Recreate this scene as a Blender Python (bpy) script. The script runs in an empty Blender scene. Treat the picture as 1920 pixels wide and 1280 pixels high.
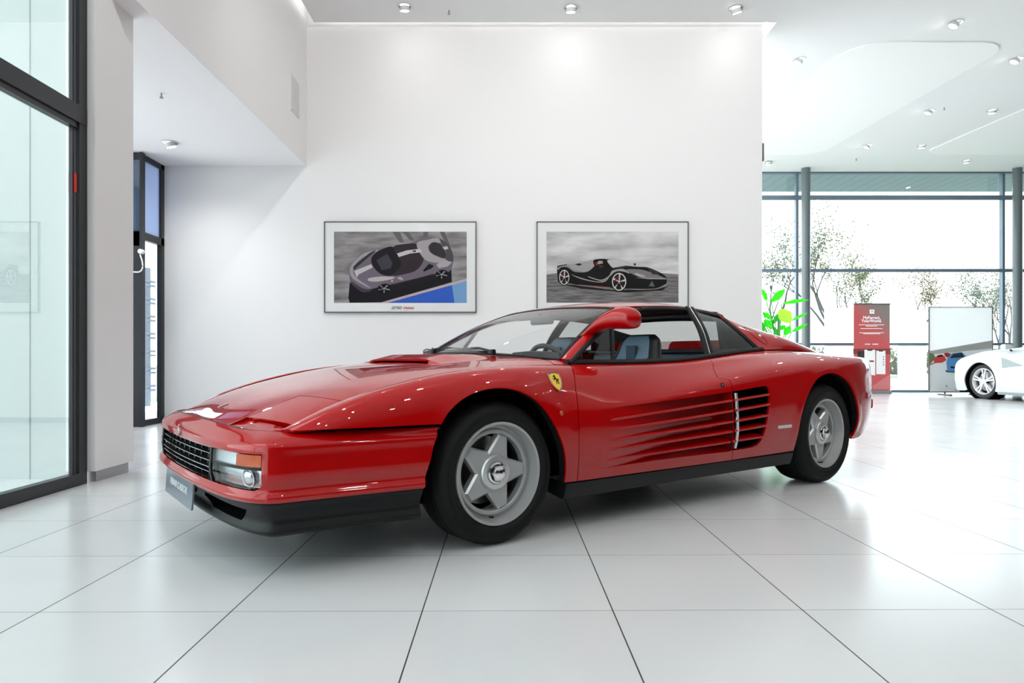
import bpy, bmesh, math, random
import numpy as np
from mathutils import Vector, Matrix
from mathutils.geometry import delaunay_2d_cdt
C = bpy.context.scene
COL = C.collection
PI = math.pi
random.seed(7)

# ------------------------------------------------------------------ basics
def link(o, parent=None):
    COL.objects.link(o)
    if parent is not None: o.parent = parent
    return o
def tag(o, label=None, cat=None, group=None, kind=None):
    if label: o['label'] = label
    if cat: o['category'] = cat
    if group: o['group'] = group
    if kind: o['kind'] = kind
    return o
def empty(name, loc=(0,0,0), rz=0, label=None, cat=None, group=None):
    o = bpy.data.objects.new(name, None); o.location = loc; o.rotation_euler = (0,0,rz)
    o.empty_display_size = .1
    link(o); return tag(o, label, cat, group)
def mesh_obj(name, verts, faces, mat, parent=None, smooth=False, normals=None, mats=None, fm=None, auto=None):
    me = bpy.data.meshes.new(name)
    me.from_pydata([tuple(map(float, v)) for v in verts], [], [tuple(map(int, f)) for f in faces])
    if mats:
        for m in mats: me.materials.append(m)
        if fm is not None: me.polygons.foreach_set('material_index', list(map(int, fm)))
    elif mat: me.materials.append(mat)
    if smooth: me.polygons.foreach_set('use_smooth', [True]*len(me.polygons))
    me.update()
    if normals is not None: me.normals_split_custom_set_from_vertices([tuple(map(float, n)) for n in normals])
    if auto is not None:
        me.polygons.foreach_set('use_smooth', [True]*len(me.polygons))
        me.set_sharp_from_angle(angle=math.radians(auto))
    o = bpy.data.objects.new(name, me)
    return link(o, parent)

class MB:
    """collects shapes and links them as one mesh object"""
    def __init__(s): s.v=[]; s.f=[]; s.m=[]
    def add(s, vs, fs, mi=0):
        b=len(s.v); s.v+= [tuple(v) for v in vs]; s.f+= [tuple(i+b for i in f) for f in fs]; s.m+=[mi]*len(fs); return s
    def box(s, a, b, mi=0, M=None):
        x0,y0,z0=a; x1,y1,z1=b
        vs=[(x,y,z) for x in (x0,x1) for y in (y0,y1) for z in (z0,z1)]
        if M is not None: vs=[tuple(M@Vector(v)) for v in vs]
        return s.add(vs,[(0,1,3,2),(4,6,7,5),(0,4,5,1),(2,3,7,6),(0,2,6,4),(1,5,7,3)],mi)
    def cbox(s, c, d, mi=0, M=None):
        return s.box([c[i]-d[i]/2 for i in range(3)],[c[i]+d[i]/2 for i in range(3)],mi,M)
    def tube(s, pts, r, n=8, mi=0, closed=False, flat=None, up=(0,0,1)):
        """tube along pts; r number or list; flat=(wx,wy) profile half sizes -> rounded rectangle ribbon"""
        P=[Vector(p) for p in pts]; k=len(P); rr=r if hasattr(r,'__len__') else [r]*k
        rings=[]; U=Vector(up)
        for i,p in enumerate(P):
            t=((P[(i+1)%k]-P[i-1]) if closed else (P[min(i+1,k-1)]-P[max(i-1,0)])).normalized()
            a=U.cross(t)
            if a.length<1e-4: a=Vector((1,0,0)).cross(t)
            a.normalize(); b=t.cross(a)
            ring=[]
            for j in range(n):
                th=2*PI*(j+.5)/n
                if flat:
                    w,h=flat
                    if n==4: cx,cy=[(1,1),(-1,1),(-1,-1),(1,-1)][j]
                    else: cx,cy=math.copysign(abs(math.cos(th))**.5,math.cos(th)),math.copysign(abs(math.sin(th))**.5,math.sin(th))
                    ring.append(p+a*(cx*w*rr[i])+b*(cy*h*rr[i]))
                else: ring.append(p+a*(math.cos(th)*rr[i])+b*(math.sin(th)*rr[i]))
            rings.append(ring)
        vs=[v for g in rings for v in g]; fs=[]
        for i in range(k if closed else k-1):
            i2=(i+1)%k
            for j in range(n):
                j2=(j+1)%n; fs.append((i*n+j,i*n+j2,i2*n+j2,i2*n+j))
        if not closed: fs+= [tuple(range(n))[::-1], tuple((k-1)*n+j for j in range(n))]
        return s.add(vs,fs,mi)
    def lathe(s, prof, n=48, mi=0, axis='y', M=None, cap=False):
        """prof: (r, h) revolved about axis"""
        vs=[];k=len(prof)
        for i in range(n):
            th=2*PI*i/n; c,q=math.cos(th),math.sin(th)
            for r,h in prof:
                v={'y':(r*c,h,r*q),'z':(r*c,r*q,h),'x':(h,r*c,r*q)}[axis]
                vs.append(tuple(M@Vector(v)) if M is not None else v)
        fs=[(i*k+j,((i+1)%n)*k+j,((i+1)%n)*k+j+1,i*k+j+1) for i in range(n) for j in range(k-1)]
        if cap: fs+= [tuple(i*k for i in range(n))[::-1], tuple(i*k+k-1 for i in range(n))]
        return s.add(vs,fs,mi)
    def prism(s, poly, d0, d1, mi=0, M=None):
        """poly in xy extruded z d0..d1 (convex or simple)"""
        n=len(poly); vs=[(x,y,d0) for x,y in poly]+[(x,y,d1) for x,y in poly]
        if M is not None: vs=[tuple(M@Vector(v)) for v in vs]
        tri=tess(poly)
        fs=[tuple(t)[::-1] for t in tri]+[tuple(i+n for i in t) for t in tri]
        fs+=[(i,(i+1)%n,n+(i+1)%n,n+i) for i in range(n)]
        return s.add(vs,fs,mi)
    def build(s, name, mat=None, parent=None, auto=None, mats=None, fix=True, bevel=0):
        me=bpy.data.meshes.new(name); me.from_pydata(s.v,[],s.f)
        for m in (mats or [mat]):
            if m: me.materials.append(m)
        if mats: me.polygons.foreach_set('material_index', s.m)
        if fix or bevel:
            bm=bmesh.new(); bm.from_mesh(me)
            if bevel:
                bmesh.ops.remove_doubles(bm,verts=bm.verts,dist=1e-5)
                es=[e for e in bm.edges if len(e.link_faces)==2 and e.calc_face_angle(0)>.5]
                bmesh.ops.bevel(bm,geom=es,offset=bevel,segments=2,profile=.5,affect='EDGES',clamp_overlap=True)
            bmesh.ops.recalc_face_normals(bm,faces=bm.faces); bm.to_mesh(me); bm.free()
        if auto is not None:
            me.polygons.foreach_set('use_smooth',[True]*len(me.polygons)); me.set_sharp_from_angle(angle=math.radians(auto))
        me.update(); o=bpy.data.objects.new(name,me); return link(o,parent)

def tess(poly):
    from mathutils.geometry import tessellate_polygon
    t=tessellate_polygon([[Vector((x,y,0)) for x,y in poly]])
    a=sum(poly[i][0]*poly[(i+1)%len(poly)][1]-poly[(i+1)%len(poly)][0]*poly[i][1] for i in range(len(poly)))
    out=[]
    for q in t:
        p=[poly[i] for i in q]
        ar=(p[1][0]-p[0][0])*(p[2][1]-p[0][1])-(p[2][0]-p[0][0])*(p[1][1]-p[0][1])
        out.append(tuple(q) if ar>0 else tuple(q)[::-1])
    if a<0: out=[t[::-1] for t in out]
    return out
def copy_tree(o, parent=None):
    c=o.copy(); COL.objects.link(c); c.parent=parent
    for ch in list(o.children): copy_tree(ch,c)
    return c
def text_obj(name, txt, size, mat, parent, M, depth=.0006, align='CENTER', xs=1, bold=0, shear=0):
    cu=bpy.data.curves.new(name,'FONT'); cu.body=txt; cu.size=size; cu.extrude=depth; cu.align_x=align; cu.align_y='CENTER'
    cu.offset=bold; cu.shear=shear; cu.resolution_u=3
    t=bpy.data.objects.new(name,cu); COL.objects.link(t); t.scale=(xs,1,1)
    dg=bpy.context.evaluated_depsgraph_get(); me=bpy.data.meshes.new_from_object(t.evaluated_get(dg))
    bpy.data.objects.remove(t)
    me.transform(Matrix.Diagonal((xs,1,1,1))); me.transform(M); me.materials.clear(); me.materials.append(mat)
    o=bpy.data.objects.new(name,me); return link(o,parent)

# ------------------------------------------------------------------ materials
def mat(name, col, rough=.5, metal=0, coat=0, spec=.5, trans=0, ior=1.45, alpha=1, emis=None, es=0, bump=None, coatr=.03, sheen=0):
    m=bpy.data.materials.new(name); m.use_nodes=True; b=m.node_tree.nodes['Principled BSDF']; I=b.inputs
    I['Base Color'].default_value=(*col,1); I['Roughness'].default_value=rough; I['Metallic'].default_value=metal
    I['Coat Weight'].default_value=coat; I['Coat Roughness'].default_value=coatr; I['Specular IOR Level'].default_value=spec
    I['Transmission Weight'].default_value=trans; I['IOR'].default_value=ior; I['Alpha'].default_value=alpha
    if emis: I['Emission Color'].default_value=(*emis,1); I['Emission Strength'].default_value=es
    if bump:
        sc,st,kind=bump; n=m.node_tree.nodes; l=m.node_tree.links
        tc=n.new('ShaderNodeTexCoord'); bp=n.new('ShaderNodeBump'); bp.inputs['Strength'].default_value=st; bp.inputs['Distance'].default_value=.002
        if kind=='noise': t=n.new('ShaderNodeTexNoise'); t.inputs['Scale'].default_value=sc; t.inputs['Detail'].default_value=4; out=t.outputs['Fac']
        else: t=n.new('ShaderNodeTexWave'); t.inputs['Scale'].default_value=sc; t.bands_direction=kind; out=t.outputs['Fac']
        l.new(tc.outputs['Object'],t.inputs['Vector']); l.new(out,bp.inputs['Height']); l.new(bp.outputs['Normal'],b.inputs['Normal'])
    return m
def noisy(name, c1, c2, scale, rough=.5, detail=6, stretch=(1,1,1), spec=.5, ramp=(.35,.65), coord='Object'):
    m=mat(name,c1,rough,spec=spec); n=m.node_tree.nodes; l=m.node_tree.links
    tc=n.new('ShaderNodeTexCoord'); mp=n.new('ShaderNodeMapping'); mp.inputs['Scale'].default_value=stretch
    t=n.new('ShaderNodeTexNoise'); t.inputs['Scale'].default_value=scale; t.inputs['Detail'].default_value=detail
    r=n.new('ShaderNodeValToRGB'); r.color_ramp.elements[0].position=ramp[0]; r.color_ramp.elements[1].position=ramp[1]
    r.color_ramp.elements[0].color=(*c1,1); r.color_ramp.elements[1].color=(*c2,1)
    l.new(tc.outputs[coord],mp.inputs['Vector']); l.new(mp.outputs[0],t.inputs['Vector']); l.new(t.outputs['Fac'],r.inputs['Fac'])
    l.new(r.outputs[0],n['Principled BSDF'].inputs['Base Color']); return m
def pane(name, tint=(1,1,1), refl_ior=1.5, rough=0.0, haze=None):
    """thin glass sheet: straight-through transmission plus mirror reflection by angle"""
    m=bpy.data.materials.new(name); m.use_nodes=True; n=m.node_tree.nodes; l=m.node_tree.links
    n.remove(n['Principled BSDF']); out=n['Material Output']
    tr=n.new('ShaderNodeBsdfTransparent'); tr.inputs[0].default_value=(*tint,1)
    gl=n.new('ShaderNodeBsdfGlossy'); gl.inputs['Roughness'].default_value=rough
    f0=((refl_ior-1)/(refl_ior+1))**2*1.9
    ge=n.new('ShaderNodeNewGeometry'); dt=n.new('ShaderNodeVectorMath'); dt.operation='DOT_PRODUCT'; l.new(ge.outputs['Normal'],dt.inputs[0]); l.new(ge.outputs['Incoming'],dt.inputs[1])
    def mth(op,a,b=None):
        q=n.new('ShaderNodeMath'); q.operation=op
        for i,v in enumerate((a,b)):
            if v is None: continue
            if isinstance(v,(int,float)): q.inputs[i].default_value=v
            else: l.new(v,q.inputs[i])
        return q.outputs[0]
    c=mth('ABSOLUTE',dt.outputs['Value']); k=mth('POWER',mth('SUBTRACT',1.0,c),5.0); k=mth('ADD',mth('MULTIPLY',k,1-f0),f0)
    mx=n.new('ShaderNodeMixShader'); l.new(k,mx.inputs[0]); l.new(tr.outputs[0],mx.inputs[1]); l.new(gl.outputs[0],mx.inputs[2])
    src=mx
    if haze:
        df=n.new('ShaderNodeBsdfDiffuse'); df.inputs[0].default_value=(*haze[0],1); tl=n.new('ShaderNodeBsdfTranslucent'); tl.inputs[0].default_value=(*haze[0],1)
        a=n.new('ShaderNodeMixShader'); a.inputs[0].default_value=.5; l.new(df.outputs[0],a.inputs[1]); l.new(tl.outputs[0],a.inputs[2])
        m2=n.new('ShaderNodeMixShader'); m2.inputs[0].default_value=haze[1]; l.new(mx.outputs[0],m2.inputs[1]); l.new(a.outputs[0],m2.inputs[2]); src=m2
    l.new(src.outputs[0],out.inputs[0]); return m
def emit(name,col,st):
    m=mat(name,(.8,.8,.8),.5); I=m.node_tree.nodes['Principled BSDF'].inputs
    I['Emission Color'].default_value=(*col,1); I['Emission Strength'].default_value=st; return m

RED=mat('red_paint',(.40,.0002,.0010),.34,coat=1,spec=.05,coatr=.012)
RED.node_tree.nodes['Principled BSDF'].inputs['Coat IOR'].default_value=1.52
BLACK=mat('black_plastic',(.005,.005,.006),.45,spec=.35,bump=(240,.06,'noise'))
RUBBER=mat('black_rubber',(.004,.004,.004),.5,spec=.35)
DARK=mat('dark_void',(.003,.003,.003),.9,spec=.1)
TYRE=mat('tyre_rubber',(.0045,.0045,.0045),.65,spec=.3,bump=(90,.1,'noise'))
RIM=mat('rim_silver',(.42,.42,.42),.45,metal=.35)
RIML=mat('rim_polished',(.62,.62,.62),.28,metal=.7)
CHROME=mat('chrome',(.85,.85,.86),.06,metal=1)
STEEL=mat('brushed_steel',(.42,.42,.43),.35,metal=1)
WSG=pane('windscreen_glass',(.93,.95,.95),1.55)
SIDEG=pane('side_glass',(.72,.75,.74),1.5)
LEATHER=mat('blue_grey_leather',(.16,.235,.32),.5,bump=(120,.15,'noise'))
BLEATHER=mat('black_leather',(.010,.010,.012),.45,bump=(120,.15,'noise'))
GREYPL=mat('grey_dash_cloth',(.06,.065,.07),.8)
YEL=mat('badge_yellow',(.9,.52,.01),.3,coat=1)
AMBER=mat('amber_lens',(.62,.085,.004),.25,coat=.6,bump=(90,.9,'Y'))
CLEARL=pane('clear_ribbed_lens',(.93,.95,.97),1.45,.05)
LAMPG=mat('lamp_reflector',(.72,.75,.75),.22,metal=.75,bump=(30,.15,'Y'))
WHITEP=mat('white_plastic',(.8,.8,.8),.4)
PLATE=mat('plate_grey',(.16,.185,.22),.35,coat=.4)
CARPET=mat('dark_carpet',(.02,.022,.026),.95)
def nat_matrix(t):
    n=len(t);A=np.zeros((n,n));B=np.zeros((n,n));h=np.diff(t)
    A[0,0]=1;A[-1,-1]=1
    for i in range(1,n-1):
        A[i,i-1]=h[i-1];A[i,i]=2*(h[i-1]+h[i]);A[i,i+1]=h[i]
        B[i,i-1]=6/h[i-1];B[i,i]=-6/h[i-1]-6/h[i];B[i,i+1]=6/h[i]
    return np.linalg.solve(A,B)
class Net:
    """bicubic surface through a grid of points P[nu][nv][3]"""
    def __init__(s,u,v,P):
        s.u=np.array(u,float);s.v=np.array(v,float);s.P=np.array(P,float)
        if s.u[0]>s.u[-1]: s.u=s.u[::-1];s.P=s.P[::-1]
        s.Mu=nat_matrix(s.u);s.Mv=nat_matrix(s.v)
        s.D=np.einsum('ij,jkl->ikl',s.Mu,s.P)
    def ev(s,U,V):
        U=np.atleast_1d(np.asarray(U,float));V=np.atleast_1d(np.asarray(V,float))
        i=np.clip(np.searchsorted(s.u,U)-1,0,len(s.u)-2);h=s.u[i+1]-s.u[i]
        b=(U-s.u[i])/h;a=1-b;k=np.clip
        aa=(a**3-a)*h*h/6;bb=(b**3-b)*h*h/6
        out=(b<0)|(b>1);aa=np.where(out,0,aa);bb=np.where(out,0,bb)
        q=a[:,None,None]*s.P[i]+b[:,None,None]*s.P[i+1]+aa[:,None,None]*s.D[i]+bb[:,None,None]*s.D[i+1]
        M=np.einsum('ij,njl->nil',s.Mv,q)
        j=np.clip(np.searchsorted(s.v,V)-1,0,len(s.v)-2);h=s.v[j+1]-s.v[j]
        b=(V-s.v[j])/h;a=1-b;n=np.arange(len(U))
        aa=(a**3-a)*h*h/6;bb=(b**3-b)*h*h/6
        out=(b<0)|(b>1);aa=np.where(out,0,aa);bb=np.where(out,0,bb)
        return a[:,None]*q[n,j]+b[:,None]*q[n,j+1]+aa[:,None]*M[n,j]+bb[:,None]*M[n,j+1]
    def nrm(s,U,V,e=1e-3):
        U=np.atleast_1d(np.asarray(U,float));V=np.atleast_1d(np.asarray(V,float))
        a=s.ev(U+e,V)-s.ev(U-e,V);b=s.ev(U,V+e)-s.ev(U,V-e)
        n=np.cross(a,b);return n/np.maximum(np.linalg.norm(n,axis=1,keepdims=True),1e-12)
    def v_of_z(s,x,z):
        r=[]
        g=np.linspace(s.v[0],s.v[-1],161)
        for a,b in zip(np.atleast_1d(x),np.atleast_1d(z)):
            zz=np.maximum.accumulate(s.ev(np.full(161,a),g)[:,2]);zz=zz+np.arange(161)*1e-9
            r.append(np.interp(b,zz,g))
        return np.array(r)
# body side: x, then (y,z) at 8 levels bottom->top
SIDE=[
(0.98,[(0.7,0.235),(0.72,0.33),(0.73,0.43),(0.735,0.47),(0.732,0.48),(0.728,0.486),(0.722,0.49),(0.714,0.493),(0.695,0.495)]),
(0.9,[(0.78,0.235),(0.79,0.33),(0.78,0.44),(0.768,0.48),(0.762,0.496),(0.752,0.509),(0.74,0.519),(0.724,0.526),(0.7,0.527)]),
(0.75,[(0.815,0.235),(0.83,0.33),(0.825,0.44),(0.816,0.51),(0.809,0.54),(0.797,0.565),(0.778,0.583),(0.748,0.594),(0.705,0.594)]),
(0.5,[(0.84,0.235),(0.86,0.33),(0.865,0.44),(0.857,0.53),(0.847,0.585),(0.83,0.63),(0.803,0.658),(0.76,0.675),(0.708,0.675)]),
(0.25,[(0.855,0.235),(0.875,0.33),(0.885,0.44),(0.881,0.54),(0.871,0.612),(0.85,0.672),(0.818,0.706),(0.768,0.726),(0.712,0.726)]),
(0,[(0.865,0.235),(0.888,0.33),(0.9,0.45),(0.896,0.55),(0.884,0.63),(0.86,0.697),(0.826,0.733),(0.776,0.753),(0.716,0.754)]),
(-0.2,[(0.872,0.235),(0.898,0.33),(0.912,0.45),(0.907,0.55),(0.892,0.628),(0.864,0.7),(0.828,0.74),(0.78,0.761),(0.724,0.763)]),
(-0.4,[(0.88,0.232),(0.908,0.33),(0.924,0.45),(0.916,0.552),(0.897,0.615),(0.86,0.695),(0.824,0.737),(0.78,0.76),(0.732,0.766)]),
(-0.7,[(0.888,0.231),(0.918,0.33),(0.935,0.45),(0.922,0.558),(0.9,0.61),(0.85,0.695),(0.814,0.735),(0.78,0.758),(0.742,0.766)]),
(-1,[(0.895,0.23),(0.928,0.33),(0.946,0.45),(0.93,0.578),(0.908,0.628),(0.842,0.702),(0.806,0.74),(0.778,0.76),(0.746,0.768)]),
(-1.3,[(0.903,0.229),(0.938,0.33),(0.957,0.455),(0.941,0.608),(0.914,0.662),(0.838,0.718),(0.8,0.75),(0.776,0.768),(0.748,0.778)]),
(-1.6,[(0.912,0.228),(0.95,0.335),(0.97,0.47),(0.953,0.645),(0.92,0.703),(0.844,0.746),(0.8,0.774),(0.776,0.788),(0.75,0.8)]),
(-1.9,[(0.922,0.23),(0.962,0.34),(0.981,0.49),(0.963,0.68),(0.926,0.742),(0.858,0.78),(0.812,0.803),(0.78,0.816),(0.748,0.828)]),
(-2.2,[(0.932,0.235),(0.97,0.34),(0.988,0.5),(0.972,0.705),(0.934,0.766),(0.872,0.802),(0.822,0.824),(0.782,0.836),(0.742,0.846)]),
(-2.5,[(0.938,0.24),(0.975,0.345),(0.992,0.505),(0.976,0.718),(0.942,0.78),(0.886,0.811),(0.83,0.829),(0.78,0.839),(0.728,0.845)]),
(-2.8,[(0.93,0.248),(0.966,0.35),(0.984,0.505),(0.97,0.72),(0.94,0.783),(0.888,0.81),(0.82,0.823),(0.76,0.83),(0.69,0.833)]),
(-3.1,[(0.892,0.262),(0.919,0.36),(0.935,0.505),(0.925,0.712),(0.9,0.783),(0.855,0.806),(0.782,0.816),(0.714,0.82),(0.626,0.822)]),
(-3.3,[(0.827,0.3),(0.846,0.38),(0.86,0.505),(0.856,0.708),(0.837,0.78),(0.797,0.801),(0.729,0.809),(0.664,0.813),(0.58,0.815)]),
(-3.42,[(0.765,0.36),(0.783,0.42),(0.796,0.51),(0.801,0.705),(0.785,0.776),(0.749,0.796),(0.689,0.804),(0.63,0.808),(0.549,0.81)]),
]
SV=[0,.12,.27,.42,.53,.66,.77,.88,1.0]
S=Net([a for a,_ in SIDE],SV,[[(a,y,z) for y,z in r] for a,r in SIDE])
# ------------------------------------------------------------------ trimmed spline surfaces
def inpoly(P, poly):
    x,y=P[:,0],P[:,1]; r=np.zeros(len(P),bool); n=len(poly)
    for i in range(n):
        x1,y1=poly[i]; x2,y2=poly[(i+1)%n]
        if y1==y2: continue
        c=((y1>y)!=(y2>y)) & (x<(x2-x1)*(y-y1)/(y2-y1)+x1); r^=c
    return r
def dens(poly, step, closed=True):
    out=[]; n=len(poly)
    for i in range(n if closed else n-1):
        a=np.array(poly[i],float); b=np.array(poly[(i+1)%n],float); k=max(1,int(math.ceil(np.linalg.norm(b-a)/step)))
        for j in range(k): out.append(a+(b-a)*j/k)
    if not closed: out.append(np.array(poly[-1],float))
    return np.array(out)
def smoothline(pts, k=6):
    """Catmull-Rom through 2-D or 3-D points"""
    P=np.array(pts,float); P=np.vstack([2*P[0]-P[1],P,2*P[-1]-P[-2]]); out=[]
    for i in range(1,len(P)-2):
        for t in np.arange(k)/k:
            a,b,c,d=P[i-1:i+3]; out.append(.5*((2*b)+(-a+c)*t+(2*a-5*b+4*c-d)*t*t+(-a+3*b-3*c+d)*t**3))
    out.append(P[-2]); return np.array(out)
def inset(poly, g):
    P=np.array(poly,float); n=len(P); a=0
    for i in range(n): a+=P[i][0]*P[(i+1)%n][1]-P[(i+1)%n][0]*P[i][1]
    sg=1 if a>0 else -1; out=[]
    for i in range(n):
        e1=P[i]-P[i-1]; e2=P[(i+1)%n]-P[i]; l1,l2=np.linalg.norm(e1),np.linalg.norm(e2)
        if l1<1e-9 or l2<1e-9: out.append(P[i]); continue
        n1=sg*np.array([-e1[1],e1[0]])/l1; n2=sg*np.array([-e2[1],e2[0]])/l2; m=n1+n2; q=m@m
        out.append(P[i]+(m*2/q*g if q>.6 else (n1+n2)*g))
    return np.array(out)
def patch(name, ev, nr, poly, mt, parent, holes=(), step=.016, g=0, thick=.012, off=0, sgn=1, flip=False, vs=1., disp=None, hthick=None, mb=None):
    """ev(u,v)->points, nr->outward normals; poly and holes are rings of (u, v) ; vs = metres per v"""
    K=np.array([1,vs]); ring=dens(inset(np.array(poly)*K,g) if g else np.array(poly)*K, step)
    hs=[dens(inset(np.array(h)*K,-abs(g)) if g else np.array(h)*K, step) for h in holes]
    lo,hi=ring.min(0),ring.max(0)
    gx,gy=np.meshgrid(np.arange(lo[0],hi[0],step),np.arange(lo[1],hi[1],step)); Gd=np.stack([gx.ravel(),gy.ravel()],1)+step*.37
    ok=inpoly(Gd,ring)
    for h in hs: ok&=~inpoly(Gd,h)
    allb=np.vstack([ring]+hs)
    Gd=Gd[ok]
    if len(Gd):
        d=np.full(len(Gd),9.)
        for b in allb: d=np.minimum(d,(Gd[:,0]-b[0])**2+(Gd[:,1]-b[1])**2)
        Gd=Gd[d>(step*.45)**2]
    pts=np.vstack([allb,Gd]); E=[];b=0
    for r in [ring]+hs:
        k=len(r); E+=[(b+i,b+(i+1)%k) for i in range(k)]; b+=k
    res=delaunay_2d_cdt([Vector(p) for p in pts],E,[],0,1e-7)
    V=np.array([tuple(v) for v in res[0]]); F=[f for f in res[2]]
    cen=np.array([V[list(f)].mean(0) for f in F]); ok=inpoly(cen,ring)
    for h in hs: ok&=~inpoly(cen,h)
    F=[f for f,o in zip(F,ok) if o]
    # orient CCW
    F2=[]
    for f in F:
        p=V[list(f)]; ar=(p[1][0]-p[0][0])*(p[2][1]-p[0][1])-(p[2][0]-p[0][0])*(p[1][1]-p[0][1])
        if abs(ar)<1e-12: continue
        F2.append(f if ar>0 else f[::-1])
    F=F2
    U,W=V[:,0],V[:,1]/vs
    P=ev(U,W); N=nr(U,W)
    if disp is not None: P=P+N*disp(U,W,P)[:,None]
    P=P+N*off
    if flip: F=[f[::-1] for f in F]
    if disp is not None: pass
    cnt={}
    for f in F:
        for i in range(len(f)):
            e=(f[i],f[(i+1)%len(f)]); cnt[e]=1
    border=[e for e in cnt if (e[1],e[0]) not in cnt]
    nv=len(P); vid={}; walls=[];wn=[];EP=[];
    for a,c in border:
        for q in (a,c):
            if q not in vid: vid[q]=nv+len(EP)*1; EP.append(q)
    m=len(EP); 
    if thick:
        P2=P[EP]; P3=P[EP]-N[EP]*thick
        idx={q:i for i,q in enumerate(EP)}
        for a,c in border: walls.append((nv+idx[a], nv+m+idx[a], nv+m+idx[c], nv+idx[c]))
        allP=np.vstack([P,P2,P3]); 
    else: allP=P
    M=np.array([1,sgn,1]); allP=allP*M
    faces=list(F)+walls
    if sgn<0: faces=[tuple(f)[::-1] for f in faces]
    me=bpy.data.meshes.new(name); me.from_pydata([tuple(p) for p in allP.tolist()],[],[tuple(map(int,f)) for f in faces])
    me.materials.append(mt); me.polygons.foreach_set('use_smooth',[True]*len(F)+[False]*len(walls))
    if disp is None:
        Nn=N*M; ln=[]
        for p in me.polygons:
            wall=p.index>=len(F)
            for vi in p.vertices:
                ln.append((0,0,0) if wall else tuple(Nn[vi]))
        me.normals_split_custom_set(ln)
    me.update(); o=bpy.data.objects.new(name,me); link(o,parent); return o

def flare(x,z):
    r=0
    for cx,cz,R,h in ((.0,.305,.362,.0055),(-2.50,.320,.385,.005)):
        d=np.hypot(x-cx,z-cz)-R; r=r+h*np.where(d<.012,1,np.exp(-((d-.012)/.036)**2))*np.clip((z-.235)/.12,0,1)
    return r
def S_ev(U,V):
    P=S.ev(U,V); P[:,1]+=flare(P[:,0],P[:,2]); return P
def S_nr(U,V,e=1.5e-3):
    U=np.atleast_1d(np.asarray(U,float));V=np.atleast_1d(np.asarray(V,float))
    n=-np.cross(S_ev(U+e,V)-S_ev(U-e,V),S_ev(U,V+e)-S_ev(U,V-e)); return n/np.maximum(np.linalg.norm(n,axis=1,keepdims=True),1e-12)
def SP(pts): # (x,z) ring -> (x,v)
    P=dens(np.array(pts,float),.03,False); return np.stack([P[:,0],S.v_of_z(P[:,0],P[:,1])],1)
def s_pt(x,z,off=0,sgn=1):
    v=S.v_of_z([x],[z]); p=S.ev([x],v)[0]-S.nrm([x],v)[0]*off; return np.array([p[0],p[1]*sgn,p[2]])
# ------------------------------------------------------------------ THE RED CAR
TH=math.radians(36.9); PFx,PFy=-.528,3.549
car=empty('sports_car',(PFx,PFy,0),PI+TH,'red low wedge-shaped 1980s sports car with side strakes parked across the white tiled floor','car')
# key lines on the side surface, (x, z)
GAPF=[(-.404,.653),(-.390,.563),(-.385,.487),(-.390,.366),(-.415,.229)]
ARCHF=[(-.340,.229),(-.328,.297),(-.296,.400),(-.240,.510),(-.174,.597),(-.085,.650),(.005,.669),(.099,.664),(.193,.636),(.268,.586),(.312,.533)]
GAPR=[(-1.53,.76),(-1.495,.74),(-1.445,.700),(-1.447,.686),(-1.490,.680),(-1.502,.670),(-1.502,.640)]
GAPRL=[(-1.492,.560),(-1.492,.450),(-1.510,.340),(-1.530,.290),(-1.560,.229)]
ARCHR=[(-2.850,.255),(-2.880,.300),(-2.868,.413),(-2.800,.545),(-2.701,.640),(-2.576,.690),(-2.449,.697),(-2.313,.660),(-2.205,.570),(-2.140,.460),(-2.125,.360),(-2.150,.233)]
RTOP=lambda x: np.interp(-x,[.40,.79,1.18,1.55,1.80,1.84],[.549,.571,.592,.615,.637,.60])
RBOT=lambda x: np.interp(-x,[.40,.63,.88,1.2,1.49,1.57,1.71,1.77],[.281,.284,.288,.289,.287,.290,.294,.32])
def DEP(x): 
    t=np.clip((-np.asarray(x)-.53)/.85,0,1); return .0004+.072*t*t*(3-2*t)
top=lambda a,b,n=10: [(x,1.) for x in np.linspace(a,b,n)]
cat=lambda *a: np.vstack([np.array(q,float) for q in a])
RF=-.54   # recess starts here on the door
fender=cat(top(.885,-.495,14),SP(smoothline(GAPF,4)),SP(smoothline(ARCHF,4)),SP([(.312,.535),(.5,.536),(.7,.537),(.80,.536),(.86,.5335)]))
xs=np.linspace(-1.492,RF,12)
front_cap=[(RF+.02*math.sin(a),.5*(RTOP(RF)+RBOT(RF))+.5*(RTOP(RF)-RBOT(RF))*math.cos(a)) for a in np.linspace(.2,PI-.2,7)]
door=cat(SP(smoothline(GAPF,4))[::-1],top(-.495,-1.565,10),SP(smoothline(GAPR,3)),SP([(-1.500,RTOP(-1.5))]+[(x,RTOP(x)) for x in xs[1:]]+front_cap+[(x,RBOT(x)) for x in xs[::-1]]),SP(GAPRL[3:]),SP([(-1.2,.229),(-.8,.229)]))
recess=cat(SP([(x,RTOP(x)) for x in xs]+front_cap+[(x,RBOT(x)) for x in xs[::-1]][:-1]+[(-1.528,RBOT(-1.53)),(-1.510,.34),(-1.492,.45),(-1.492,.56)]))
VENT=[(-1.53,.290),(-1.60,.291),(-1.700,.294),(-1.745,.303),(-1.768,.325),(-1.781,.36),(-1.801,.466),(-1.824,.571),(-1.830,.600),(-1.824,.625),(-1.80,.636),(-1.70,.629),(-1.60,.620),(-1.502,.612)]
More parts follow.
